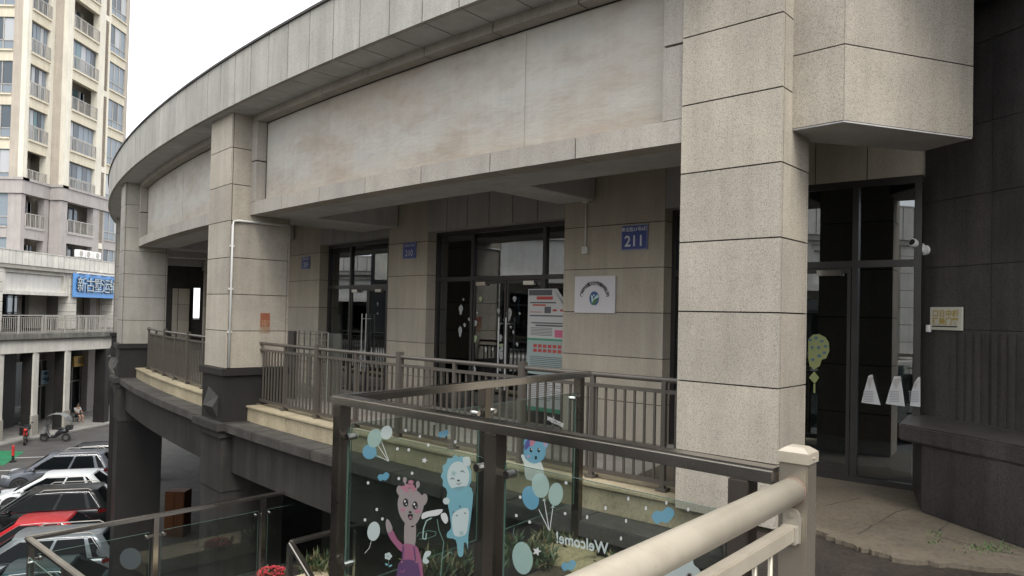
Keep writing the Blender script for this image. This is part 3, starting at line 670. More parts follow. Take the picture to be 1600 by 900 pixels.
# beige hand railing in the foreground
fr = thing('beige_handrail', 'thick beige tubular handrail ending at a square capped post in the foreground', 'handrail', (1.03, 2.45, ZF))
dF = Vector((-.652, -.758, 0)); nF = Vector((-dF.y, dF.x, 0)); pc = Vector((.978, 2.43, 0))
s = .094
MB().obox(Vector((pc.x, pc.y, ZF-.1))-dF*s/2-nF*s/2, dF*s, nF*s, Vector((0,0,-.475-ZF+.1))).build('post', [M['beige_metal']], fr, bevel=.004)
mb = MB(); e = .104; q = [(pc-dF*e/2*i-nF*e/2*j)[:2] for i, j in ((1,1),(1,-1),(-1,-1),(-1,1))]; qt = [(pc-dF*e/2*i*.55-nF*e/2*j*.55)[:2] for i, j in ((1,1),(1,-1),(-1,-1),(-1,1))]
mb.prism(q, -.475, -.44); mb.prism(q, -.4399, -.423, 0, qt)
rv = Vector((pc.x, pc.y, -.457)); mb.tube([rv-nF*.05, rv-nF*.058], .005, 10); mb.tube([rv+nF*.05, rv+nF*.058], .005, 10)
mb.build('post_cap', M['beige'], fr, bevel=.003)
z0 = -.566
MB().tube([Vector((pc.x, pc.y, z0))+dF*.05, Vector((pc.x, pc.y, z0))+dF*1.0, Vector((pc.x, pc.y, z0))+dF*2.2, Vector((pc.x, pc.y, z0))+dF*4.2], .0435, 40).build('handrail', M['beige'], fr, smooth=True)
MB().tube([Vector((pc.x, pc.y, z0))+dF*.047, Vector((pc.x, pc.y, z0))+dF*.056], .045, 40).build('weld_ring', mat('rusty_weld', (.20, .135, .105), .7), fr)
a = Vector((pc.x, pc.y, -.70))+dF*.05
MB().bar(a+dF*.012, a+dF*4.1, .042, .05).build('lower_rail', M['beige'], fr, bevel=.004)
mb = MB(); b_ = a-dF*.001
mb.obox(b_-nF*.03-UP*.035, dF*.005, nF*.06, UP*.085); mb.tube([b_+UP*.05, b_+UP*.05+dF*.006], .03, 16); mb.tube([b_+UP*.055+dF*.005, b_+UP*.055+dF*.013], .009, 10)
mb.bar(b_-UP*.005+dF*.002, b_-UP*.005+dF*.04, .05, .058); mb.build('bracket', M['beige_dark'], fr, bevel=.002)
for k in range(1, 30):
    p = a+dF*(.06+.125*k) if k > 0 else a
    MB().tube([p-UP*.02, Vector((p.x, p.y, ZF+.08))], .008, 8).build('baluster', M['beige'], fr, smooth=True)
MB().bar(Vector((a.x, a.y, ZF+.08)), Vector((a.x, a.y, ZF+.08))+dF*4.1, .04, .04).build('bottom_rail', M['beige_dark'], fr)
for k in (2.0, 4.1):
    p = pc+dF*k; MB().obox(Vector((p.x, p.y, ZF-.1))-dF*.04-nF*.04, dF*.08, nF*.08, Vector((0,0,-.66-ZF+.1))).build('post', M['beige_dark'], fr)

# lower landing and its railing
ZL = -3.7; Lc = Vector((-5.35, 8.06, 0)); Ce = Vector((-2.6, 10.96, 0)); dC = (Ce-Lc).normalized(); dD = Vector((.747, -.664, 0)).normalized()
struct(MB().prism([(-5.45,8.05),(-2.5,11.2),(-.5,9.6),(-1.6,7.0),(-3.4,6.0)], ZL-.3, ZL).build('stair_landing', M['pave']))
mb = MB()
for k in range(11):
    f = k/11.; z = ZL+(ZF-.03-ZL)*(k+1)/12; pA = Vector((-3.4, 6.0, 0)).lerp(Vector((-3.0, 2.5, 0)), f); pB = Vector((-1.6, 7.0, 0)).lerp(Vector((-1.3, 4.1, 0)), f)
    pC = Vector((-3.4, 6.0, 0)).lerp(Vector((-3.0, 2.5, 0)), f+.09); pD = Vector((-1.6, 7.0, 0)).lerp(Vector((-1.3, 4.1, 0)), f+.09)
    mb.prism([pA[:2], pB[:2], pD[:2], pC[:2]], z-.16, z)
struct(mb.build('steps', M['pave']))
lr = thing('landing_railing', 'stainless railing with glass panes round the stair landing at lower left', 'railing', Lc+Vector((0,0,ZL)))
ZC = -2.6
handrail(Lc-dC*.03, Ce+dC*2.0, ZC, lr, .07, .05); handrail(Lc+dD*.03, Lc+dD*2.6, ZC-.001, lr, .075, .05)
def xC(px, y): p = atplane(px, y, Lc, Vector((-dC.y, dC.x, 0))); return (Vector((p.x, p.y, 0))-Lc).dot(dC)
posts = [.03, xC(243, 830), xC(411, 800), xC(411, 800)+(xC(411, 800)-xC(243, 830))]
for s in posts: steel_post(Lc+dC*s, dC, ZC-.052, ZL-.1, .06).build('post', M['steel'], lr)
zc = ZC-.22; cp = []
for s0, s1 in zip(posts, posts[1:]):
    cp.append(pane(Lc+dC*(s0+.07), Lc+dC*(s1-.07), ZL+.05, zc, lr))
    clamp(Lc+dC*s0, dC, zc-.05, 1, lr); clamp(Lc+dC*s1, dC, zc-.05, -1, lr)
for s in (1.25, 2.5): steel_post(Lc+dD*s, dD, ZC-.052, ZL-.1, .06).build('post', M['steel'], lr)
pane(Lc+dD*.08, Lc+dD*1.18, ZL+.05, zc, lr); clamp(Lc+dD*.0, dD, zc-.05, 1, lr)
nC = Vector((-dC.y, dC.x, 0)); nCc = nC if nC.dot(-Lc) > 0 else -nC
mb = MB(); moon = [];
for k in range(25):
    t = .9+4.4*k/24; moon.append((204+14*math.cos(t), 873-14*math.sin(t)))
for k in range(20, -1, -1):
    t = 1.0+4.1*k/20; moon.append((212+9*math.cos(t), 866-9*math.sin(t)))
moon = [(204+17*math.cos(t), 873-17*math.sin(t)) for t in [6.283*k/24 for k in range(24)]]
mb.face([atplane(x, y, Lc+nCc*.009, nC) for x, y in moon])
mb.face([atplane(160+x*.6, 862+y*.6, Lc+nCc*.009, nC) for x, y in [(16*math.cos(t), 14*math.sin(t)) for t in [6.283*k/16 for k in range(16)]]])
mb.build('moon_sticker', flat('faded_vinyl', (.11, .13, .14)), cp[0], fix=False)
er = thing('stair_railing', 'short stainless stair railing turning down behind the glass corner railing', 'railing', (-2.44, 8.13, ZL))
E1, E2 = Vector((-2.44, 8.13, 0)), Vector((-1.6, 9.05, 0)); dE = (E2-E1).normalized(); dS = Vector((.707, -.707, 0))
handrail(E1, E2, ZC, er, .07, .05); 
e3 = E1+dS*2.4; handrail(E1, e3, ZC, er, .07, .05, ZC-1.3)
steel_post(E1, dE, ZC-.05, ZL-.2, .055).build('post', M['steel'], er); steel_post(E1+dE*.9, dE, ZC-.05, ZL-.2, .055).build('post', M['steel'], er); steel_post(e3, dS, ZC-1.35, ZL-2, .055).build('post', M['steel'], er)

# ------------------------------------------------------------ signs, pipes and fittings on the arcade
def wall_board(name, label, cat, th0, th1, z0, z1, R, m, t=.02, group=None, parent=None, rim=None):
    """flat board on the wall cylinder R; returns object and text frame (centre, u, up)"""
    tm = (th0+th1)/2; u, n = frame_at(tm); wd = math.radians(th1-th0)*R; c = P(R+.004, tm, (z0+z1)/2)
    o_ = c-u*wd/2-UP*(z1-z0)/2; mb = MB().obox(o_, u*wd, n*t, UP*(z1-z0), 0)
    if rim:
        k = .012
        for a_, b_, h in ((o_, u*wd, UP*k), (o_+UP*(z1-z0-k), u*wd, UP*k)): mb.obox(a_+n*(t+.001), b_, n*.002, h, 1)
        for a_ in (o_+UP*k, o_+u*(wd-k)+UP*k): mb.obox(a_+n*(t+.001), u*k, n*.002, UP*(z1-z0-2*k), 1)
    o = mb.build(name, [m]+([rim] if rim else []), parent)
    if label: tag(o, label, cat, group)
    return o, c+n*(t+.004), u, n, wd
blue_sign = mat('blue_enamel', (.035, .06, .26), .35)
sign_white = mat('sign_lettering_white', (.62, .64, .7), .5)
t0, t1 = thR(972, 368, RW), thR(1013, 368, RW)
o, c, u, n, wd = wall_board('number_plate', 'blue number plate reading 211 on the pier right of the wide shop door', 'sign', t0, t1, .90, 1.235, RW, blue_sign, .012, rim=mat('plate_rim', (.25, .27, .42), .4))
text_on('211', c-UP*.055, u, UP, .205, sign_white, 'number', o, bold=.003)
text_on('景龙路33号6栋', c+UP*.105, u, UP, .062, sign_white, 'street_name', o, bold=.001)
for (x0, x1, y0, y1, lb, s1, s2) in ((631, 651, 380, 405, 'blue number plate on the pier between the two glass shop doors', '210', 1), (473, 485, 402, 421, 'small blue number plate farthest left, on the pier beside the nearest column', '209', 1)):
    t0, t1 = thR(x0, y0, RW), thR(x1, y0, RW); za, zb = atR(x0, y1, RW).z, atR(x0, y0, RW).z
    o, c, u, n, wd = wall_board('number_plate', lb, 'sign', t0, t1, za, zb, RW, blue_sign, .012, rim=mat('plate_rim', (.2, .22, .36), .4))
    text_on(s1, c-UP*.05, u, UP, .16, sign_white, 'number', o); text_on('景龙路33号6栋', c+UP*.09, u, UP, .05, sign_white, 'street_name', o)
# company plaque
t0, t1 = thR(900, 460, RW), thR(963, 460, RW)
o, c, u, n, wd = wall_board('company_plaque', 'white square company plaque with arched black lettering and a round blue and green logo', 'sign', t0, t1, .045, .56, RW, mat('plaque_white', (.60, .58, .60), .35), .025)
ch = '广州市合慧文化传播有限公司'; inkm = mat('black_lettering', (.03, .03, .035), .5)
for k, s_ in enumerate(ch):
    an = math.radians(168-156*k/(len(ch)-1)); rx, rz = .225, .20
    uu = u*math.sin(an)+UP*(-math.cos(an)); vv = u*math.cos(an)+UP*math.sin(an)
    text_on(s_, c+u*rx*math.cos(an)+UP*(rz*math.sin(an)-.045), uu.normalized(), vv.normalized(), .062, inkm, 'lettering', o, bold=.0015)
mb = MB(); LG = [mat('logo_blue', (.03, .08, .22), .4), mat('logo_pale', (.45, .6, .58), .4), mat('logo_green', (.06, .15, .07), .4)]
lc = c-UP*.055
def disc(pts, mi, k): mb.face([lc+u*x+UP*y+n*(.0008*k) for x, y in pts], mi)
disc([(.082*math.cos(t), .1*math.sin(t)) for t in [6.283*k/32 for k in range(32)]], 0, 1)
disc([(-.055,.05),(-.02,.03),(-.02,-.02),(.02,.03),(.055,.055),(.078,.02),(.03,-.01),(.0,-.05),(.0,-.09),(.03,-.097),(-.01,-.099),(-.035,-.085),(-.045,-.02)], 1, 2)
disc([(.012+.045*math.cos(t)+.02*math.sin(t), -.045+.045*math.sin(t)+.015*math.cos(t)) for t in [6.283*k/24 for k in range(24)]], 2, 3)
disc([(-.005+.013*math.cos(t), .045+.013*math.sin(t)) for t in [6.283*k/14 for k in range(14)]], 1, 4)
mb.build('logo', LG, o, fix=False)
# cable conduit with junction box on the pier, camera hole
t0 = thR(917, 340, RW); u, n = frame_at(t0); p = P(RW+.02, t0)
cb = thing('cable_conduit', 'thin white cable conduit running down the pier to a junction box', 'conduit', P(RW, t0, .8))
MB().tube([Vector((p.x,p.y,1.66)), Vector((p.x,p.y,.98))], .013, 8).build('pipe', M['pipe'], cb, smooth=True)
MB().obox(Vector((p.x,p.y,.88))-u*.05-n*.018, u*.1, n*.045, UP*.1).build('junction_box', M['pipe'], cb, bevel=.004)
MB().obox(Vector((p.x,p.y,1.6))-u*.045-n*.018, u*.09, n*.06, UP*.07).build('bracket', M['pipe'], cb)
t0 = thR(900, 312, RW); u, n = frame_at(t0); p = P(RW+.001, t0, atR(900, 312, RW).z)
tag(MB().tube([p, p+n*.05], [.03, .024], 14).build('ceiling_sensor', M['black']), 'small round black fitting high on the pier near the conduit', 'sensor')
# white pipe on the second column (its inward face is the radial plane C2t)
uR, nR = frame_at(C2t)                               # uR = normal of that face
def c2(px, py, off=.03):
    q = P(61.14, C2t)+uR*off; return atplane(px, py, q, uR)
pp = c2(364, 344); pb = c2(357, 572)
cp_ = thing('downpipe', 'white plastic pipe running along the top and down the corner of the second column', 'pipe', Vector((pb.x, pb.y, -.98)))
q2 = c2(452, 351)
pts = [Vector((q2.x, q2.y, pp.z)), Vector((pp.x, pp.y, pp.z)), Vector((pp.x, pp.y, -.96))]
d_ = (pts[0]-pts[1]).normalized()
MB().tube([pts[0], pts[1]+d_*.08, pts[1]+d_*.02-UP*.02, pts[1]-UP*.08, pts[2]], .02, 10).build('pipe', M['pipe'], cp_, smooth=True)
for z in (1.0, .3, -.4): MB().obox(pts[1]*1-UP*(pts[1].z-z)-nR*.035-uR*.022, nR*.07, uR*.03, UP*.03).build('pipe_clip', M['pipe'], cp_)
pa, pb2 = c2(407, 489, .004), c2(421, 511, .004)
u_ = -nR; wd = (Vector((pb2.x-pa.x, pb2.y-pa.y, 0))).length; hh = pa.z-pb2.z
o = MB().obox(Vector((pa.x, pa.y, pb2.z)), u_*wd, uR*.006, UP*hh).build('notice', mat('orange_notice', (.24, .08, .04), .6))
tag(o, 'small orange red notice with square characters stuck on the second column', 'notice')
cn = Vector((pa.x, pa.y, pb2.z))+u_*wd/2+uR*.008
ncol = mat('notice_lettering', (.32, .2, .12), .6)
for dx, dz, s_ in ((-.25, .25, '消'), (.25, .25, '防'), (-.25, -.25, '通'), (.25, -.25, '道')): text_on(s_, cn+u_*wd*dx*.9+UP*hh*dz*.9, u_, UP, .13, ncol, 'lettering', o)
# posters on the right pane of the wide door
t0, t1 = thR(824, 540, RW-.19), 227.02; R = RW-.19
paper = mat('newsprint', (.48, .48, .47), .7); pteal = mat('teal_print', (.30, .37, .36), .7); pred = mat('red_print', (.42, .07, .06), .7); pgrey = mat('grey_print', (.10, .10, .11), .7)
pgreen = mat('green_print', (.06, .25, .15), .7); ppink = mat('pink_print', (.5, .12, .2), .7)
tm = (t0+t1)/2; u, n = frame_at(tm); wd = math.radians(t1-t0)*R; zt_, zm_, zb_ = .40, -.36, -1.02
ps = thing('poster', 'tall sheets of printed newspaper posters taped to the right pane of the wide shop door', 'poster', P(R, tm, zb_))
o_ = P(R+.004, tm)-u*wd/2
def sheet(pts, m, name, k): return MB().face([o_+u*x*wd+UP*z+n*k for x, z in pts], 0).build(name, m, ps, fix=False)
sheet([(0, zm_), (1, zm_), (1, .14), (.72, zt_), (.62, zt_), (0, zt_)], paper, 'upper_sheet', 0)
sheet([(0, zb_+.12), (1, zb_+.10), (1, zm_-.01), (0, zm_-.01)], pteal, 'lower_sheet', 0)
sheet([(0, -1.42), (1, -1.42), (1, zb_+.08), (0, zb_+.08)], paper, 'bottom_sheet', 0)
mb = MB(); mb.face([o_+u*x*wd+UP*z+n*k for x, z, k in ((.62, zt_, .001), (.72, zt_, .001), (1, .14, .001), (.9, .17, .06))]); mb.build('turned_corner', paper, ps, fix=False)
def strip(x0, x1, z0, z1, m, k=.0015): return MB().face([o_+u*a_*wd+UP*b_+n*k for a_, b_ in ((x0, z0), (x1, z0), (x1, z1), (x0, z1))]).build('print_block', m, ps, fix=False)
strip(.02, .6, .30, .385, pgrey); strip(.22, .62, .235, .285, pred); strip(.05, .7, .18, .2, pgrey); strip(.12, .45, .14, .165, pred)
strip(.42, .58, .03, .13, pgrey); strip(.05, .35, .04, .05, pred); strip(.62, .72, .06, .09, pred); strip(.8, .9, .06, .09, pred)
strip(.05, .98, -.02, .0, pgrey); strip(.1, .98, -.13, -.11, pgrey); strip(.2, .98, -.17, -.145, pgrey)
for i in range(6): strip(.08, .62, -.2-.022*i, -.192-.022*i, pgrey)
strip(.68, .98, -.33, -.22, ppink); strip(0, 1, -.385, -.355, pgreen, .002)
for r_, y_ in ((0, -.47), (1, -.54)):
    for i in range(7): strip(.16+.12*i, .25+.12*i, y_-.025, y_+.025, pred, .002)
for i in range(8): strip(.08, .94, -.64-.028*i, -.63-.028*i, pgrey)
for i in range(10): strip(.08, .9 if i % 3 else .6, -1.03-.028*i, -1.022-.028*i, pgrey)
strip(0, 1, -1.46, -1.40, pgreen, .002)
# small stickers on the shop doors
pal = mat('pale_door_sticker', (.32, .33, .33), .7); palg = mat('pale_green_sticker', (.28, .34, .2), .7)
def door_dots(pts, R, parent_name, label, cat='stickers'):
    mb = MB()
    for x, y, rx, ry, mi in pts:
        th_ = thR(x, y, R); c_ = atR(x, y, R); u, n = frame_at(th_); dist = c_.length/F_PX
        mb.face([c_+u*rx*dist*math.cos(t)*1.3*(1+.25*math.sin(3*t))+UP*ry*dist*math.sin(t)*(1+.18*math.cos(2*t+rx)) for t in [6.283*k/14 for k in range(14)]], mi)
        if ry > 6:
            for sx in (-.35, .35): mb.face([c_+n*.001+u*(sx*rx+.16*rx*math.cos(t))*dist+UP*(.3*ry+.13*ry*math.sin(t))*dist for t in [6.283*k/8 for k in range(8)]], 2)
    return tag(mb.build(parent_name, [pal, palg, M['black']], None, fix=False), label, cat)
D2 = [(720,484,3.5,7,0),(719,518,3,7.5,0),(739,580,4.5,9,0),(724,468,1.5,2,0),(733,499,1.8,2.5,0),(726,508,2,3,0),(736,509,1.5,2,0),(743,505,3,4,0),(742,532,2.5,3,1),(743,528,3,3.5,1),(751,467,3,3.5,1),(746,489,1.5,2,0),(740,510,2,2,0),(736,538,1.2,2,0),
      (795,492,4.5,10,0),(804,467,3,4,0),(779,486,2.5,4,0),(789,501,2.6,3.5,0),(798,511,2,2,0),(780,509,1.6,5,0),(782,528,3,5,0),(784,552,5,10,0),(808,538,2,3,0),(770,546,1.5,3,0),(812,490,1.5,2,0),(802,519,1.5,3,0),(759,546,2,4,0),(783,540,4,3,1)]
door_dots(D2, RW-.215, 'door_stickers', 'scattered small pale ghost and star stickers on the wide double glass door')
door_dots([(508,475,1.6,4,0),(590,475,1.5,3,0),(590,490,1.5,2,0)], RW-.215, 'door_stickers', 'few tiny pale stickers on the glass door left of the middle pier')
# right entrance: hanging ornament decal, three papers, plaque, camera
RR = 58.8
og = [mat('faded_yellow_green_print', (.22, .24, .10), .7), mat('dull_blue_print', (.06, .12, .16), .7)]
def ent_face(mb, pts, mi=0, R=RR-.19, k=0): 
    mb.face([atR(x, y, R+k) for x, y in pts], mi)
mb = MB(); bl = [(1263,530),(1270,523),(1280,522),(1290,527),(1295,535),(1296,548),(1291,560),(1284,562),(1281,572),(1272,577),(1265,572),(1263,560)]
ent_face(mb, bl); ent_face(mb, [(1272,580),(1280,590),(1273,600),(1264,590)]); ent_face(mb, [(1271,600),(1274,600),(1274,614),(1271,614)])
for x, y in ((1269,543),(1279,543)): ent_face(mb, [(x-3,y),(x,y-3),(x+3,y),(x,y+3)], 1, k=.004)
for x, y, r_ in ((1266,531,3),(1275,528,3.5),(1284,533,3),(1290,541,3),(1288,551,3),(1280,556,3.5),(1270,562,3)): ent_face(mb, [(x+r_*math.cos(t), y+r_*.7*math.sin(t)) for t in [6.283*k/10 for k in range(10)]], 1, k=.002)
tag(mb.build('door_decal', og, None, fix=False), 'faded yellow green festive decal with a tassel on the entrance door glass', 'decal')
for k, (pts, lb) in enumerate(([[(1346,629),(1350,612),(1357,587),(1363,585),(1366,598),(1376,633)], 'white paper leaflet tapered at the top, leftmost of three on the entrance glass'],
                  [[(1384,631),(1389,612),(1397,588),(1407,588),(1410,606),(1414,635)], 'white paper leaflet in the middle of three on the entrance glass'],
                  [[(1422,634),(1424,612),(1429,597),(1435,589),(1438,589),(1438,636)], 'white paper leaflet partly cut off by the black wall, rightmost of three'])):
    mb = MB(); pf = [atR(x, y, RR-.185) for x, y in pts]; nn_ = (pf[1]-pf[0]).cross(pf[-1]-pf[0]).normalized(); mb.face(pf)
    xm = sum(p_[0] for p_ in pts)/len(pts)
    mb.face([atR(x, y, RR-.17) for x, y in ((pts[2][0], pts[2][1]+4), (pts[3][0]+2, pts[3][1]+2), (xm, 607))], 1)
    for r_ in range(7): mb.face([atR(x, y, RR-.182) for x, y in ((xm-11+r_*.2, 611+r_*2.6), (xm+5, 611.5+r_*2.6), (xm+5, 612.3+r_*2.6), (xm-11, 611.8+r_*2.6))], 2)
    tag(mb.build('leaflet', [mat('paper', (.42, .42, .42), .8), mat('paper_fold', (.32, .30, .28), .8), mat('faint_print', (.22, .22, .24), .8)], None, fix=False), lb, 'leaflet', 'leaflets on the entrance glass')
wa = Vector((4.1, 7.15, 0)); wn = nn                    # plane of the black wall
dW = (Vector((5.0,3.94,0))-wa).normalized(); wn = Vector((-dW.y, dW.x, 0)); wn = wn if wn.x < 0 else -wn
W = lambda x, y, k=.01: atplane(x, y, wa+wn*k, wn)
pa, pb2 = W(1456, 480), W(1505, 518); wd = Vector((pb2.x-pa.x, pb2.y-pa.y, 0)).length; hh = (W(1456,480).z-W(1456,515).z)
sg = MB().obox(Vector((pa.x, pa.y, pa.z-hh)), dW*wd, wn*.02, UP*hh).build('plaque', mat('worn_cream_board', (.46, .45, .38), .6)); tag(sg, 'small cream plaque with two rows of gold characters on the black wall', 'sign')
cg = Vector((pa.x, pa.y, pa.z-hh/2))+dW*wd/2+wn*.024; gold = mat('gold_lettering', (.36, .27, .06), .5)
text_on('口日中相', cg+UP*hh*.2, dW, UP, hh*.34, gold, 'lettering', sg, bold=.002); text_on('建美门窗', cg-UP*hh*.14, dW, UP, hh*.34, gold, 'lettering', sg, bold=.002)
MB().obox(cg-dW*wd*.42-UP*hh*.37, dW*wd*.8, wn*.001, UP*hh*.05).build('line_of_print', inkm, sg)
q = W(1450, 514); tag(MB().obox(q-UP*.03, dW*.045, wn*.03, UP*.07).build('door_bell', M['white'], bevel=.004), 'tiny white door bell box beside the cream plaque', 'bell')
q = W(1447, 391, 0)
scam = thing('security_camera', 'small white bullet security camera mounted on the black wall edge', 'camera', q)
MB().tube([q, q+wn*.03], .05, 18).build('base', M['white'], scam, smooth=False)
MB().ball(q+wn*.055, .035, 0, 12).build('joint', M['white'], scam, smooth=True)
hd = (Vector((-.75, -.35, .25))).normalized(); c_ = q+wn*.09+UP*.05-dW*.02
MB().tube([c_-hd*.06, c_-hd*.055, c_+hd*.075, c_+hd*.08], [.03, .042, .042, .036], 18).build('body', M['white'], scam)
MB().tube([c_+hd*.078, c_+hd*.084], .03, 18).build('lens', M['black'], scam)
# lattice rack and boards leaning by the left shop door
rk = thing('lattice_rack', 'pale metal lattice rack leaning behind the balcony railing by the left shop door', 'rack', P(59.3, thR(490, 560, 59.3), ZF))
ra, rb = atR(466, 560, 59.3), atR(512, 560, 59.3); ra.z = rb.z = 0; du = (rb-ra).normalized(); wr = (rb-ra).length; ztp = atR(490, 518, 59.3).z
mb = MB()
for k in range(6): mb.bar(ra+du*wr*k/5+UP*ZF, ra+du*wr*k/5+UP*ztp, .022, .022)
for k in range(9): mb.bar(ra+UP*(ZF+.1+(ztp-ZF-.1)*k/8), rb+UP*(ZF+.1+(ztp-ZF-.1)*k/8), .018, .018)
mb.build('lattice', metal('pale_green_grey_metal', (.30, .30, .26), .5, .3), rk)
ba, bb_ = atR(511, 560, 59.2), atR(531, 560, 59.2); ba.z = bb_.z = 0; zt2 = atR(520, 521, 59.2).z
tag(MB().obox(ba+UP*ZF, bb_-ba, Vector((.1,.12,0)).normalized()*.04, UP*(zt2-ZF)).build('leaning_board', mat('grey_green_board', (.13, .13, .11), .7), bevel=.004), 'flat grey green board standing beside the lattice rack', 'board')
ba, bb_ = atR(449, 560, 59.6), atR(459, 560, 59.6); ba.z = bb_.z = 0
tag(MB().obox(ba+UP*ZF, bb_-ba, Vector((.1,.12,0)).normalized()*.05, UP*(atR(455,517,59.6).z-ZF)).build('standing_panel', mat('brown_board', (.10, .09, .075), .7), bevel=.004), 'narrow brown board standing against the second column behind the railing', 'board')

# ------------------------------------------------------------ garden bed under the glass railing
gp = [(-.95,4.55),(.7,6.6),(1.1,7.15),(1.7,6.2),(2.05,5.65),(2.2,4.5),(1.35,2.75),(.98,2.6)]
ZB = -2.15
struct(MB().prism(gp, ZB-.4, ZB).build('planting_bed', stone('garden_soil', (.09, .075, .05), .5, 18, 0, .4)))
struct(MB().prism([(1.75,5.9),(2.1,5.7),(2.4,4.9),(1.6,3.0),(1.05,2.7),(1.15,3.6)], ZB-.2, ZF-.04).build('bed_side_paving', M['pave']))
rockm = stone('pale_yellow_rock', (.30, .26, .15), .35, 25, 0, .35)
for k, (x, y, r_) in enumerate(((880, 872, .26), (925, 890, .2))):
    c_ = atz(x, y, ZB); mb = MB().ball(c_, r_, 0, 14, (1.3, .9, .42))
    mb.v = [(a_+rnd.uniform(-.02,.02), b_+rnd.uniform(-.02,.02), z_+rnd.uniform(-.02,.02)) for a_, b_, z_ in mb.v]
    tag(mb.build('garden_rock', rockm, smooth=True), ['broad pale yellow rock in the garden bed behind the glass', 'smaller pale yellow rock at the right end of the garden bed'][k], 'rock', 'rocks in the garden bed')
leafm = [mat('leaf_green', (.035, .06, .022), .6), mat('leaf_olive', (.075, .085, .035), .6), mat('leaf_dry', (.2, .16, .08), .7)]
def plant(x, y, z, h, n_, r_, label, name='garden_plant', red=0, wd=.02):
    c_ = atz(x, y, z); mb = MB(); t = thing(name, label, 'plant', c_, 'plants in the garden bed' if name == 'garden_plant' else None)
    for k in range(n_):
        an = rnd.uniform(0, 6.283); tilt = rnd.uniform(.1, 1.0); l = h*rnd.uniform(.4, 1); d_ = Vector((math.cos(an)*math.sin(tilt), math.sin(an)*math.sin(tilt), math.cos(tilt)))
        p_ = c_+Vector((rnd.uniform(-r_, r_), rnd.uniform(-r_, r_), rnd.uniform(0, h*.5))); s_ = Vector((-math.sin(an), math.cos(an), 0))*wd*rnd.uniform(.5, 1)
        m_ = p_+d_*l*.5; e_ = p_+d_*l-UP*l*.25*tilt; mi = rnd.choice([0,0,0,1,1,2])
        mb.face([p_, m_-s_, e_, m_+s_], mi)
    mb.build('foliage', leafm, t, fix=False)
    mb = MB()
    for k in range(7):
        an = rnd.uniform(0, 6.28); mb.tube([c_, c_+Vector((math.cos(an)*r_*.7, math.sin(an)*r_*.7, h*rnd.uniform(.5, .9)))], [.006, .002], 5)
    mb.build('stem', leafm[2], t)
    if red:
        mb = MB()
        for k in range(red):
            an = rnd.uniform(0, 6.28); rr = r_*math.sqrt(rnd.random())*1.2; p_ = c_+Vector((math.cos(an)*rr, math.sin(an)*rr, h*(1-.5*(rr/r_/1.2)**2)+rnd.uniform(-.02, .02)))
            for q in range(5): 
                a2 = q*1.256+rnd.random(); mb.face([p_, p_+Vector((.018*math.cos(a2), .018*math.sin(a2), .008)), p_+Vector((.025*math.cos(a2+.5), .025*math.sin(a2+.5), .012)), p_+Vector((.018*math.cos(a2+1), .018*math.sin(a2+1), .006))])
        mb.build('flowers', mat('red_petals', (.34, .025, .035), .6), t, fix=False)
    return t
PL = ['low leafy plant just left of the pale rock in the garden bed', 'spiky plant behind the pale rock under the balloons', 'small tuft right of the pale rock', 'loose shrub at the left end of the garden bed behind the giraffe sticker', 'weedy tuft near the middle post of the glass railing', 'leafy clump behind the lion sticker', 'dark clump along the back of the garden bed', 'thin tuft at the far right of the garden bed']
for (x, y, h, n_, r_), lb in zip(((842, 886, .2, 160, .13), (868, 860, .2, 150, .14), (915, 866, .14, 90, .1), (668, 910, .24, 130, .14), (765, 897, .2, 120, .14), (708, 903, .22, 120, .14), (815, 872, .2, 120, .14), (965, 880, .12, 60, .08)), PL):
    plant(x, y, ZB, h, n_, r_, lb)
plant(425, 905, -3.5, .14, 160, .16, 'rounded clump of small red flowers on the stair landing edge', 'flower_clump', 170)
plant(500, 900, -3.6, .3, 220, .2, 'green shrub behind the short stair railing', 'shrub')
tag(MB().prism([(-3.6,8.6),(-2.4,9.9),(-2.0,9.5),(-3.2,8.2)], ZL+.002, ZL+.2).build('planter_box', M['curb'], bevel=.01), 'low stone planter on the stair landing holding the red flowers', 'planter')

# things glimpsed under the arcade
cab = atz(283, 800, -6.6)
o = thing('wooden_cabinet', 'orange brown wooden cabinet standing in the passage under the arcade', 'cabinet', (cab.x, cab.y, ZG))
cab = Vector((atplane(277, 775, (0,26.5,0), Vector((0,1,0))).x, 26.5, 0))
o.location = (cab.x, cab.y, ZG)
wood = stone('orange_brown_wood', (.12, .048, .018), .2, 20, 0, .3, .5)
MB().box(cab.x-.36, cab.x+.36, 26.3, 26.9, ZG, -6.75).build('body', wood, o, bevel=.01)
for s_ in (-.18, .18): MB().box(cab.x+s_-.165, cab.x+s_+.165, 26.27, 26.298, ZG+.1, -6.85).build('door', wood, o, bevel=.005)

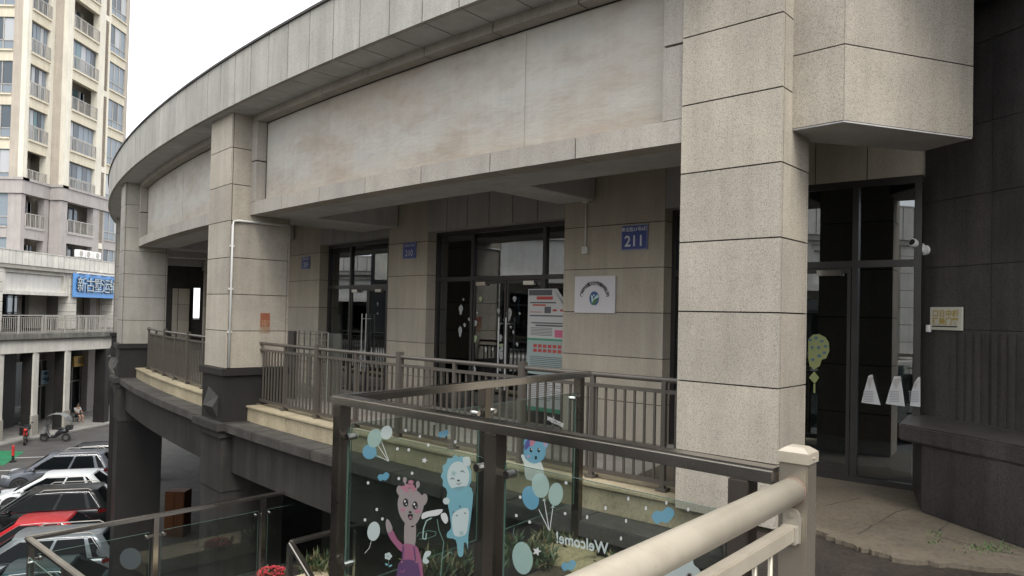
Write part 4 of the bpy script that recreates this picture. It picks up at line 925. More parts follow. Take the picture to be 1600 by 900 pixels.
# ------------------------------------------------------------ arcade wing across the street
XF = -31.2
ow = thing('opposite_arcade', 'pale two storey shopping arcade across the street below the apartment tower', 'building', (XF, 50, ZG))
M['blank'] = stone('pale_blank_panel', (.70, .675, .63), .06, 10, 0, .12)
def wing(XF, ow, cy_, y0_, y1_, k=1.0, up=0.0):
    """facade facing +X: parapet, framed blank sign panels, columns, recessed shops; k stretches the upper heights"""
    Z = lambda z: (z+1.7)*k-1.7
    zp0, zp1 = Z(2.45), Z(3.3)+up
    mb = MB(); y = y0_
    while y < y1_-.01: mb.box(XF-.1, XF+.35, y+.02, min(y+.6, y1_)-.02, zp0, zp1); y += .6
    mb.box(XF-.3, XF+.33, y0_, y1_, zp0+.02, zp1-.02, 1); mb.box(XF-.3, XF+.38, y0_, y1_, zp1, zp1+.05, 0)
    mb.build('parapet', [M['stone_lit'], M['joint']], ow)
    for a, b in zip(cy_, cy_[1:]):
        pw2 = .75
        mb = MB(); zs = [Z(q) for q in (-1.7, -1.1, -.5, .1, .7, 1.3, 1.9, 2.45)]
        for z0, z1 in zip(zs, zs[1:]): mb.box(XF-.6, XF+.2, a-pw2/2, a+pw2/2, z0+.012, z1-.012)
        mb.box(XF-.58, XF+.18, a-pw2/2+.02, a+pw2/2-.02, -1.7, zp0, 1); mb.build('column', [M['stone_lit'], M['joint']], ow)
        y0, y1 = a+pw2/2, b-pw2/2
        mb = MB(); mb.box(XF-.4, XF+.12, y0, y1, Z(.58), Z(.80)); mb.box(XF-.4, XF+.12, y0, y1, Z(2.15), zp0-.001); mb.box(XF-.4, XF+.119, y0, y0+.25, Z(.80), Z(2.15)); mb.box(XF-.4, XF+.119, y1-.25, y1, Z(.80), Z(2.15))
        mb.box(XF-.4, XF+.02, y0+.25, y1-.25, Z(1.95), Z(2.15)); mb.box(XF-.4, XF+.02, y0+.25, y0+.45, Z(.8), Z(1.95)); mb.box(XF-.4, XF+.02, y1-.45, y1-.25, Z(.8), Z(1.95))
        f_ = mb.build('sign_frame', M['stone_lit'], ow)
        MB().box(XF-.4, XF-.15, y0+.45, y1-.45, Z(.8), Z(1.95)).build('sign_panel', M['blank'], f_)
        mb = MB(); mb.box(XF-3.2, XF-2.3, a-.9, a+1.0, -1.7, Z(2.4))
        mb.box(XF-3.2, XF-2.3, a+1.0, b-.9, 1.1, Z(2.4)); mb.build('wall', M['stone_far'], ow)
        mb = MB(); mb.box(XF-2.7, XF-2.64, a+1.0, b-.9, -1.7, 1.1); mb.build('shop_glass', M['winglass'], ow)
        mb = MB()
        for q in (a+1.0, a+2.1, (a+b)/2, b-2.0, b-.96): mb.box(XF-2.64, XF-2.58, q, q+.06, -1.7, 1.1)
        mb.box(XF-2.64, XF-2.581, a+1.0, b-.9, .4, .46); mb.build('shopfront', M['door_frame'], ow)
    MB().box(XF-8, XF+.3, y0_, y1_, zp0-.25, zp0-.02).build('roof', M['stone_far'], ow)
    MB().box(XF-3.9, XF-3.8, y0_, y1_, ZG, zp0-.3).build('inner_wall', M['backwall'], ow)
wing(XF, ow, [21.0, 28.5, 36.0, 43.2, 50.6, 55.9, 62.5], 18, 66)
ww = thing('side_arcade', 'pale arcade wing along the left side of the plaza, seen only in the shop glass', 'building', (-19, 3, ZG))
wing(-19.0, ww, [-19.5, -13.0, -6.5, 0, 6.5, 13.0, 19.5], -21, 20.5, 1.35, .4)
MB().box(-23, -17.6, -21, 20.5, -2.3, -1.75).build('deck_slab', M['stone_lit'], ww)
MB().box(-23, -22.9, -21, 20.5, ZG, 4).build('inner_wall', M['backwall'], ww)
dk = [(-34, 18), (-30.9, 18), (-30.6, 38), (-30.3, 42), (-28.5, 50.5), (-27.6, 60), (-34, 60)]
MB().prism(dk, -2.18, -1.86).build('deck_slab', stone('rain_stained_concrete', (.26, .25, .225), .3, 20, 0, .5, streak=.55), ow)
dk2 = [(x-.2 if x > -33 else x, y) for x, y in dk]
MB().prism(dk2, -3.05, -2.184).build('edge_beam', M['stone_lit'], ow)
mb = MB()
edge = [Vector((x-.12, y, 0)) for x, y in dk[1:6]]
def fence(edge, zb, zt, label, name='deck_railing', st_=.14, m='rail_far'):
    t = thing(name, label, 'railing', edge[0]+UP*zb, 'railings of the opposite arcade'); mb = MB(); m2 = MB()
    for a, b in zip(edge, edge[1:]):
        mb.bar(a+UP*zt, b+UP*zt, .06, .06); m2.bar(a+UP*(zt-.14), b+UP*(zt-.14), .03, .03); m2.bar(a+UP*(zb+.1), b+UP*(zb+.1), .03, .03); L_ = (b-a).length; n_ = int(L_/st_); d_ = (b-a)/n_
        for k in range(n_): m2.bar(a+d_*k+UP*(zb+.1), a+d_*k+UP*(zt-.14), .025, .025)
    mb.build('handrail', M[m], t); m2.build('infill', M[m], t)
    for a, b in zip(edge, edge[1:]):
        n_ = max(1, int((b-a).length/1.5))
        for k in range(n_): p_ = a+(b-a)*k/n_; MB().box(p_.x-.04, p_.x+.04, p_.y-.04, p_.y+.04, zb, zt+.02).build('post', M[m], t)
    return t
fence(edge[1:], -1.86, -.72, 'grey metal railing along the deck of the opposite arcade')
# white inner ramp railing seen on that deck
fence([Vector((-30.9, 47.5, 0)), Vector((-30.2, 50, 0)), Vector((-29.6, 54, 0))], -1.86, -.8, 'pale second railing standing farther back on the opposite deck', 'deck_railing', .2)
# street level piers and shopfronts
def bx_(y): return -30.5+.2118*(y-42)-.02 if y > 42 else -30.5
for px_, wd_, dark in ((5, .62, 0), (61.5, .45, 0), (111, .5, 0), (172, .5, 1)):
    tx = (px_-800)/F_PX; y = (30.52+.2118*42)/(-tx+.2118); x = tx*y
    MB().box(x-.14, x-.02, y-wd_/2, y+wd_/2, -7.0, -3.052).box(x-.8, x-.142, y-wd_/2+.03, y+wd_/2-.03, -7.0, -3.052, 1).build('pier', [M['granite'] if dark else M['stone_lit'], M['granite']], ow)
    MB().box(x-.14, x+.02, y-wd_/2-.05, y+wd_/2+.05, ZG+.14, -7.002).box(x-.8, x-.142, y-wd_/2, y+wd_/2, ZG+.14, -7.002, 1).build('pier_base', [M['granite'] if dark else M['stone_far'], M['granite']], ow)
for y in (22, 30): MB().box(-31.4, -30.7, y-.25, y+.25, ZG+.14, -3.05).build('pier', M['stone_lit'], ow)
MB().box(-34.2, -33.2, 46.3, 48.2, ZG+.14, -3.05).build('lower_wall', M['granite'], ow)
MB().box(-34.2, -33.3, 43.0, 44.1, ZG+.14, -3.05).build('lower_wall', M['granite_beam'], ow)
MB().box(-34.3, -34.2, 18, 60, ZG, -3.05).build('inner_wall', M['backwall'], ow)
mb = MB()
for y in (44.3, 45.2, 46.2, 50.2, 51.3, 52.6, 54.9, 56.0, 57.2): mb.box(-33.6, -33.53, y, y+.07, ZG+.14, -4.0)
for z in (-5.9, -4.05): mb.box(-33.6, -33.531, 44.3, 46.2, z, z+.08); mb.box(-33.6, -33.531, 50.2, 60, z, z+.08)
mb.build('shopfront', M['rail_far'], ow)
MB().box(-33.65, -33.6, 44.1, 60, ZG+.14, -4.0).build('shop_glass', M['winglass'], ow)
MB().box(-33.9, -33.4, 44.2, 46.3, -5.7, -3.6).build('roller_shutter', metal('grey_shutter', (.2, .2, .2), .5, .4), ow)
def board(name, label, X, y0, y1, z0, z1, m, t=.12):
    o = MB().box(X, X+t, y0, y1, z0, z1).build(name, m); return tag(o, label, 'sign'), Vector((X+t+.01, (y0+y1)/2, (z0+z1)/2))
V3 = Vector
def yat(px, X): return X/((px-800)/F_PX)
y0, y1 = yat(113, XF+.36), yat(180.5, XF+.36)
o, c = board('shop_sign', 'blue fascia sign with dark outlined silver Chinese characters', XF+.36, y0, y1, .55, 2.22, mat('blue_sign_face', (.09, .27, .60), .4))
sil = mat('silver_lettering', (.42, .48, .5), .35, .3); dkb = mat('dark_blue_outline', (.02, .06, .14), .5)
L_ = (y1-y0)
for k, s_ in enumerate('新古墅运输'):
    cc_ = V3((c.x+.03, y0+L_*(.14+.185*k), c.z-.02)); text_on(s_, cc_, (0,1,0), UP, 1.12, dkb, 'lettering', o, ext=.01, bold=.05); text_on(s_, cc_+V3((.05,0,0)), (0,1,0), UP, 1.12, sil, 'lettering', o, ext=.01, bold=-.006)
mb = MB(); 
for k in range(4): mb.box(XF+.37, XF+.6, y0+.4+k*(L_-.9)/3.4, y0+1.3+k*(L_-.9)/3.4, 2.24, 2.31)
mb.build('sign_lamp', M['white'], o)
y0, y1 = yat(117, -33.4), yat(153, -33.4)
o, c = board('shop_sign', 'yellow shop sign with black characters above the street level door', -33.4, y0, y1, -4.75, -3.95, mat('yellow_sign_face', (.62, .38, .05), .5))
text_on('福汇茶行', c, (0,1,0), UP, .55, inkm, 'lettering', o, bold=.01)
o, c = board('window_poster', 'blue and white picture poster in the street level window', -33.45, yat(70, -33.4), yat(87, -33.4), -5.75, -4.75, mat('blue_white_print', (.35, .5, .62), .4), .03)
mb = MB()
for k in range(26): yy = rnd.uniform(yat(71, -33.4), yat(86, -33.4)-.2); zz = rnd.uniform(-5.7, -4.9); mb.box(-33.41, -33.405, yy, yy+rnd.uniform(.08,.3), zz, zz+rnd.uniform(.04,.16))
mb.build('picture', mat('dark_blue_print', (.04, .1, .2), .5), o)
o, c = board('banner', 'tall teal and orange banner hanging left of the dark street pier', -33.3, yat(145.5, -33.2), yat(152.5, -33.2), -7.2, -4.6, mat('teal_banner', (.08, .36, .42), .5), .03)
MB().box(-33.26, -33.255, c.y-.3, c.y+.2, -5.5, -5.0).build('print_block', mat('orange_print', (.7, .25, .12), .5), o)
MB().box(-33.26, -33.255, c.y-.3, c.y+.25, -7.1, -6.4).build('print_block', mat('ochre_print', (.4, .33, .12), .5), o)
# ------------------------------------------------------------ unseen wing added behind the viewer for glass reflections and shading
bw = thing('added_rear_arcade', 'unseen pale arcade wing added behind the viewer for reflections and shading', 'building', (-8, -22, ZG))
mb = MB()
for k in range(10):
    x0 = -34+6.5*k; z = [ZG, -3.0, -1.7]
    mb.box(x0, x0+.8, -22.6, -21.8, ZG, 2.4); mb.box(x0+.8, x0+6.5, -22.4, -21.9, .6, 2.4)
mb.box(-36, 34, -23, -21.6, 2.4, 3.3); mb.box(-36, 34, -27, -21.2, -2.3, -1.75); mb.build('facade', M['stone_far'], bw)
mb = MB()
for k in range(10): mb.box(-34+6.5*k+1.3, -34+6.5*k+6.0, -21.9, -21.86, .9, 2.1)
mb.build('sign_panel', M['blank'], bw)
MB().box(-36, 34, -26, -25.9, ZG, 2.4).build('inner_wall', M['backwall'], bw)

# ------------------------------------------------------------ apartment tower
cream = stone('cream_render', (.60, .54, .42), .08, 12, 0, .1); tan = stone('tan_tile', (.42, .37, .31), .15, 16, 0, .12); greyr = stone('grey_brown_render', (.37, .34, .325), .12, 12, 0, .12)
cream2 = stone('bright_cream_render', (.66, .62, .52), .06, 12, 0, .1)
tw = thing('apartment_tower', 'tall cream apartment tower with stacked balconies and a grey base', 'building', (-34, 55, ZG))
ZTOP = 45; STO = 3.05; ZR = [6.3+STO*k for k in range(-1, 12)]
curt = [mat('curtain_pale', (.36, .37, .38), .5), mat('curtain_dark', (.06, .075, .09), .3), mat('curtain_teal', (.09, .16, .18), .3), mat('curtain_grey', (.17, .20, .23), .4)]
flk = 0
def pier_(f, a, b, z0, z1, m, t=.0, dep=.6): return (f, a, b, z0, z1, m)
class Face:
    """wall plane: origin o, along-vector d, outward n"""
    def __init__(s, o, d, n): s.o, s.d, s.n = Vector(o), Vector(d), Vector(n)
    def box(s, mb, a, b, z0, z1, n0, n1, mi=0): return mb.obox(s.o+s.d*a+s.n*n0+UP*z0, s.d*(b-a), s.n*(n1-n0), UP*(z1-z0), mi)
def bay(F, a, b, kind, dep=1.3):
    """stack of balconies or windows in a face between along-distances a,b"""
    for k, zr in enumerate(ZR):
        base_ = zr < 8; wallm_ = greyr if base_ else cream
        nxt = zr+STO-1.1
        mb = MB(); F.box(mb, a, b, zr+1.27, nxt, -.35, 0); F.box(mb, a, b, nxt, nxt+.12, -dep, .1 if not base_ else .06)
        sp = mb.build('spandrel', wallm_, tw)
        if kind == 'balcony':
            enc = rnd.random() < .55 and not base_
            back = -(.25 if enc else dep)
            mb = MB(); F.box(mb, a, b, zr-.98, zr+1.27, back-.1, back); F.box(mb, a-.01, a, zr-.98, zr+1.27, back, -.02); 
            w_ = mb.build('balcony_wall', tan if not base_ else greyr, sp) if not enc else None
            mb = MB(); n_ = 5 if enc else 3; w0, w1 = (a+.03, b-.03) if enc else (a+(b-a)*.35, b-(b-a)*.12)
            for q in range(n_):
                y0_, y1_ = w0+(w1-w0)*q/n_+.03, w0+(w1-w0)*(q+1)/n_-.03
                F.box(mb, y0_, y1_, zr-.9, zr+1.2, back+.0, back+.03, rnd.choice([0,1,1,2,3]))
            if enc: F.box(mb, a, b, zr+.1, zr+.16, back+.03, back+.06, 4); F.box(mb, a, b, zr-.98, zr+1.27, back-.08, back-.001, 1)
            mb.build('window', curt+[M['rail_far']], sp)
            if not enc and rnd.random() < .5:
                mb = MB()
                for q in range(rnd.randint(2, 5)):
                    y_ = a+rnd.uniform(.2, .8)*(b-a); F.box(mb, y_, y_+.35, zr+.1, zr+.9, -.7, -.67, rnd.choice([0,3,0]))
                mb.build('laundry', curt, sp)
            mb = MB(); F.box(mb, a, b, zr-.05, zr, -.02, .03); F.box(mb, a, b, zr-.98, zr-.92, -.02, .03)
            q = a+.05
            while q < b: F.box(mb, q, q+.03, zr-.92, zr-.05, 0, .02); q += .16
            q = a
            while q < b+.01: F.box(mb, q, q+.06, zr-.98, zr, -.02, .035); q += (b-a)/4.
            mb.build('balcony_railing', M['rail_far'], sp)
        else:
            mb = MB(); n_ = 3
            F.box(mb, a, b, zr-.98, zr+1.27, -.2, -.12, 2)
            for q in range(n_): y0_, y1_ = a+(b-a)*q/n_+.04, a+(b-a)*(q+1)/n_-.04; F.box(mb, y0_, y1_, zr-.3, zr+1.2, -.12, -.1, rnd.choice([0,3,3,1])); F.box(mb, y0_, y1_, zr-.9, zr-.36, -.12, -.1, 3)
            for q in range(n_+1): y_ = a+(b-a)*q/n_; F.box(mb, y_-.03, y_+.03, zr-.98, zr+1.27, -.12, -.06, 4)
            F.box(mb, a, b, zr-.36, zr-.3, -.12, -.06, 4); mb.build('window', curt+[M['rail_far']], sp)
def pier2(F, a, b, dep=.5, out=.0, m=None):
    mb = MB(); F.box(mb, a, b, 8.65, ZTOP, -dep, out); mb.build('pier', m or cream2, tw)
    mb = MB(); F.box(mb, a, b, ZG, 7.55, -dep, out-.02); mb.build('pier', greyr, tw)
F0 = Face((-33.4, 49, 0), (-1, 0, 0), (0, -1, 0)); F1 = Face((-33.4, 49, 0), (0, 1, 0), (1, 0, 0)); F2 = Face((-32.5, 51.95, 0), (0, 1, 0), (1, 0, 0)); F2f = Face((-32.5, 51.95, 0), (-1, 0, 0), (0, -1, 0))
pier2(F0, .35, .95, .5, 0, tan); bay(F0, .95, 3.2, 'window'); pier2(F0, 3.2, 6, .5, 0, tan)
pier2(F1, 0, .42, .35); bay(F1, .42, 2.45, 'balcony'); pier2(F1, 2.45, 2.94, .5)
pier2(F2f, .3, .9, .5, 0, tan)
pier2(F2, 0, .72, .3); bay(F2, .72, 3.95, 'balcony'); pier2(F2, 3.95, 4.8, .5); pier2(F2, 5.3, 5.5, .5); bay(F2, 5.5, 7.8, 'window'); pier2(F2, 7.8, 8.25, .5, 0, tan)
z = -1; lvm = stone('brown_louvre', (.30, .25, .2), .1, 12, 0, .1)
while z < 30:
    mb = MB(); F2.box(mb, 4.87, 4.9, z, z+5.4, -.11, -.03)
    for k in range(32): F2.box(mb, 4.85, 5.28, z+k*.17, z+k*.17+.09, -.1, -.04)
    mb.build('louvre', lvm, tw); mb = MB(); F2.box(mb, 4.8, 5.3, z+5.5, z+5.95, -.3, -.02); mb.build('louvre_frame', cream2, tw); z += 6.1
mb = MB(); F2.box(mb, 4.8, 5.3, ZG, ZTOP, -.5, -.12); F2.box(mb, 0.3, 8.2, ZG, ZTOP, -8, -1.45); F1.box(mb, .3, 2.94, ZG, ZTOP, -9, -1.45); mb.build('core', tan, tw)
for F, a, b in ((F0, -.1, 6), (F1, -.1, 2.94), (F2, -.12, 8.3), (F2f, -.1, .9)):
    mb = MB(); F.box(mb, a, b, 7.58, 8.5, -.5, .08 if F in (F1, F2) else .081); F.box(mb, a-.06, b, 8.503, 8.68, -.5, .16 if F in (F1, F2) else .161); mb.build('cornice', greyr, tw)

# ------------------------------------------------------------ vehicles
tyre = mat('tyre_rubber', (.02, .02, .02), .8); rimm = metal('alloy_rim', (.45, .45, .46), .3); lampm = mat('headlamp_lens', (.5, .52, .54), .08, 0, .8); tailm = mat('tail_lamp', (.10, .008, .008), .2); trim = mat('black_trim', (.02, .02, .022), .4)
def car(color, label, style='suv', loc=(0,0,0), rz=0, met=.3, rough=.22, rails=True, chrome=True, name='parked_car'):
    """car built facing +X, origin on the ground under its middle"""
    Ln, W_, H = {'suv': (4.6, .93, 1.66), 'hatch': (4.3, .88, 1.5), 'sedan': (4.6, .9, 1.46), 'mpv': (4.75, .92, 1.68)}[style]
    h2 = Ln/2; t = thing(name, label, 'car', (0,0,0), 'cars parked in a row')
    pm = mat('car_paint', color, rough, met, .6); b_ = pm.node_tree.nodes['Principled BSDF']; b_.inputs['Coat Weight'].default_value = .12; b_.inputs['Specular IOR Level'].default_value = .22; b_.inputs['Coat Roughness'].default_value = .04
    belt = .60*H
    # (x, half width, bottom z, shoulder z)
    prof = [(-h2, .80, .42, .80), (-h2+.10, .93, .32, belt-.05), (-h2+.5, 1, .24, belt+.02), (-1.25, 1, .22, belt+.02), (0, 1, .22, belt), (.85, 1, .22, belt-.02), (1.15, 1, .24, belt-.03), (h2-.55, .98, .26, belt-.14), (h2-.18, .90, .3, belt-.26), (h2-.03, .76, .36, belt-.42)]
    mb = MB(); n_ = 12; rings = []
    for x, w, zb, zs in prof:
        w *= W_; r = [(w*.96, zb), (w, zb+.12), (w, (zb+zs)/2), (w*.985, zs-.12), (w*.93, zs-.02), (w*.6, zs+.03), (0, zs+.05)]
        ring = [(x, y, z) for y, z in r]+[(x, -y, z) for y, z in r[-2::-1]]; rings.append(ring)
    i0 = len(mb.v)
    for r in rings: mb.v += r
    m_ = len(rings[0])
    for a in range(len(rings)-1):
        for q in range(m_):
            q2 = (q+1) % m_; mb.f.append([a*m_+q, a*m_+q2, (a+1)*m_+q2, (a+1)*m_+q]); mb.m.append(0)
    mb.f.append(list(range(m_))); mb.m.append(0); mb.f.append([(len(rings)-1)*m_+q for q in range(m_)][::-1]); mb.m.append(0)
    mb.build('body', pm, t, smooth=True)
    # greenhouse as loft belt -> roof
    if style in ('suv', 'mpv'): bx0, bx1, rx0, rx1 = -h2+.12, 1.32, -h2+.55, .38
    elif style == 'hatch': bx0, bx1, rx0, rx1 = -h2+.15, 1.3, -h2+.7, .25
    else: bx0, bx1, rx0, rx1 = -h2+.45, 1.2, -h2+1.25, .3
    zb_, zr_ = belt-.03, H-.05
    def sec(x_b, x_r, f):                              # side window line helper: f 0 belt .. 1 roof
        return x_b+(x_r-x_b)*f
    def yb(f): return W_*(.93+(.72-.93)*f)
    def pt(s_, f, side): 
        xb = bx0+(bx1-bx0)*s_; xr = rx0+(rx1-rx0)*s_; return (xb+(xr-xb)*f, side*yb(f), zb_+(zr_-zb_)*f)
    mb = MB(); NS = 10; NF = 4
    for side in (1, -1):
        for a in range(NS):
            for c_ in range(NF):
                mb.face([pt(a/NS, c_/NF, side), pt((a+1)/NS, c_/NF, side), pt((a+1)/NS, (c_+1)/NF, side), pt(a/NS, (c_+1)/NF, side)])
    for s_ in (0, 1):
        bow = .10 if s_ else -.06
        for c_ in range(NF):
            for e_ in range(6):
                def q_(f, g_): x, y, z = pt(s_, f, 1); return (x+bow*(1-g_*g_), y*g_, z)
                g0, g1 = -1+e_/3, -1+(e_+1)/3; mb.face([q_(c_/NF, g0), q_(c_/NF, g1), q_((c_+1)/NF, g1), q_((c_+1)/NF, g0)])
    for a in range(NS):
        for e_ in range(8):
            def r_(s_, g_): x, y, z = pt(s_, 1, 1); bow = (.10 if s_ > .99 else (-.06 if s_ < .01 else 0)); return (x+bow*(1-g_*g_), y*g_, z+.07*(1-g_*g_)*math.sin(math.pi*min(1, max(0, .15+.7*s_))))
            g0, g1 = -1+e_/4, -1+(e_+1)/4; mb.face([r_(a/NS, g0), r_(a/NS, g1), r_((a+1)/NS, g1), r_((a+1)/NS, g0)])
    mb.build('cabin', pm, t, smooth=True)
    # glass set just proud of the cabin
    def spt(s_, f, side, k=.006): x, y, z = pt(s_, f, side); return (x, y+side*k, z)
    for side in (1, -1):
        for a, b in ((.045, .16), (.20, .49), (.52, .90)):
            if style == 'suv' and a == .045: a = .07
            lo, hi = .08, .88
            aa, bb2 = (a+.05 if a < .1 else a), (b if b < .8 else b+.03)
            MB().face([spt(aa-(.03 if a<.1 else 0), lo, side), spt(bb2, lo, side), spt(b if b < .8 else b-.0, hi, side), spt(a+(.05 if a < .1 else 0), hi, side)]).build('side_window', M['carglass'], t, fix=False)
        if chrome:
            MB().bar(spt(.05, .045, side, .012), spt(.96, .045, side, .012), .012, .03).build('window_trim', M['chrome'], t)
            MB().tube([spt(.07, .1, side, .012), spt(.12, .93, side, .01), spt(.5, .97, side, .01), spt(.88, .93, side, .01), spt(.955, .1, side, .012)], .008, 6).build('window_trim', M['chrome'], t)
    for s_, bow, e in ((1, .10, 1), (0, -.06, -1)):
        mb = MB()
        for c_ in range(3):
            f0, f1 = .06+.3*c_, .06+.3*(c_+1)
            for e_ in range(6):
                g0, g1 = -.9+.3*e_, -.9+.3*(e_+1)
                def q_(f, g_): x, y, z = pt(s_, f, 1); return (x+bow*(1-g_*g_)+e*.012, y*g_, z+.008)
                mb.face([q_(f0, g0), q_(f0, g1), q_(f1, g1), q_(f1, g0)])
        mb.build('windshield' if s_ else 'rear_window', M['carglass'], t, smooth=True)
    if rails:
        for side in (1, -1): x0, y0, z0 = pt(.08, 1, side); x1, y1, z1 = pt(.85, 1, side); MB().tube([(x0, y0*.95, z0), (x0+.12, y0*.95, z0+.07), (x1-.12, y1*.95, z1+.07), (x1, y1*.95, z1)], .018, 6).build('roof_rail', M['rail_far'] if chrome else trim, t)
    for side in (1, -1):
        for x in (h2-.88, -h2+.92):
            c_ = Vector((x, side*(W_-.09), .34)); n_ = Vector((0, side, 0))
            MB().tube([c_-n_*.1+Vector((0,0,0)), c_+n_*.1], .41, 24).build('wheel_arch', trim, t)
            wl = MB().tube([c_-n_*.1, c_+n_*.105, c_+n_*.12], [.34, .34, .30], 28).build('wheel', tyre, t)
            mb = MB().tube([c_+n_*.118, c_+n_*.124], .235, 24, 1)
            for k in range(7): an = k*math.tau/7; mb.bar(c_+n_*.132, c_+n_*.128+Vector((math.cos(an)*.225, 0, math.sin(an)*.225)), .012, .05, 0, (0,1,0))
            mb.tube([c_+n_*.12, c_+n_*.14], .05, 12); mb.build('rim', [rimm, trim], wl)
        x, y, z = pt(.88, 0, side); mb = MB().ball((x+.02, y+side*.12, z+.08), .1, 0, 10, (.75, 1.1, .75)); mb.bar((x+.02, y, z+.02), (x+.02, y+side*.1, z+.05), .04, .03); mb.build('wing_mirror', pm, t, smooth=True)
        for x in (-.05, -1.0): MB().bar((x-.09, side*(W_+.012), belt-.17), (x+.09, side*(W_+.012), belt-.17), .02, .03).build('door_handle', M['chrome'] if chrome else pm, t)
        mb = MB()
        for x in (1.12, .1, -.85): mb.bar((x, side*(W_+.001), .34), (x-.02, side*(W_*.985), belt-.1), .006, .008)
        mb.bar((-1.0, side*(W_+.001), .33), (1.1, side*(W_+.001), .33), .01, .05); mb.build('door_seam', trim, t)
        MB().prism([(h2-.52, side*W_*.99), (h2-.12, side*W_*.80), (h2-.06, side*W_*.62), (h2-.30, side*W_*.72)], belt-.33, belt-.19).build('headlight', lampm, t, bevel=.02)
        MB().prism([(-h2+.45, side*W_*1.005), (-h2+.02, side*W_*.86), (-h2+.0, side*W_*.6), (-h2+.2, side*W_*.8)], belt-.16, belt-.03).build('tail_light', tailm, t, bevel=.01)
    MB().box(h2-.12, h2+.0, -.42, .42, .5, belt-.36).build('grille', trim, t, bevel=.02)
    MB().box(h2-.3, h2-.06, -W_*.7, W_*.7, .28, .4).build('bumper_trim', trim, t, bevel=.02)
    t.location = loc; t.rotation_euler = (0, 0, rz); return t
car_dir = math.atan2(-.31, -.95)
def rowcar(rear_px, rear_py, zroof, color, label, style, **kw):
    p = atz(rear_px, rear_py, ZG+zroof); Ln = {'suv': 4.6, 'hatch': 4.3, 'sedan': 4.6, 'mpv': 4.75}[style]
    d_ = Vector((-.95, -.31, 0)).normalized(); c_ = Vector((p.x, p.y, 0))+d_*(Ln/2-.5)
    return car(color, label, style, (c_.x, c_.y, ZG), car_dir, **kw)
rowcar(168, 704, 1.62, (.13, .14, .16), 'silver grey estate car with roof rails, farthest of the parked row', 'suv')
rowcar(158, 734, 1.5, (.62, .64, .65), 'white hatchback parked between the silver grey and the black cars', 'hatch', rails=False, met=0)
rowcar(160, 757, 1.66, (.012, .013, .014), 'glossy black hatchback with chrome window line in the parked row', 'suv', met=.1)
rowcar(150, 800, 1.48, (.42, .02, .025), 'red car between the black and the large silver cars', 'sedan', rails=False, met=.1)
rowcar(168, 822, 1.68, (.17, .19, .20), 'large silver green people carrier nearest the glass landing railing', 'mpv')
rowcar(160, 868, 1.5, (.03, .055, .06), 'dark teal car seen through the glass landing panel', 'sedan', rails=False)
rowcar(196, 690, 1.5, (.05, .05, .055), 'dark car at the back of the row, mostly behind the column', 'hatch', rails=False)
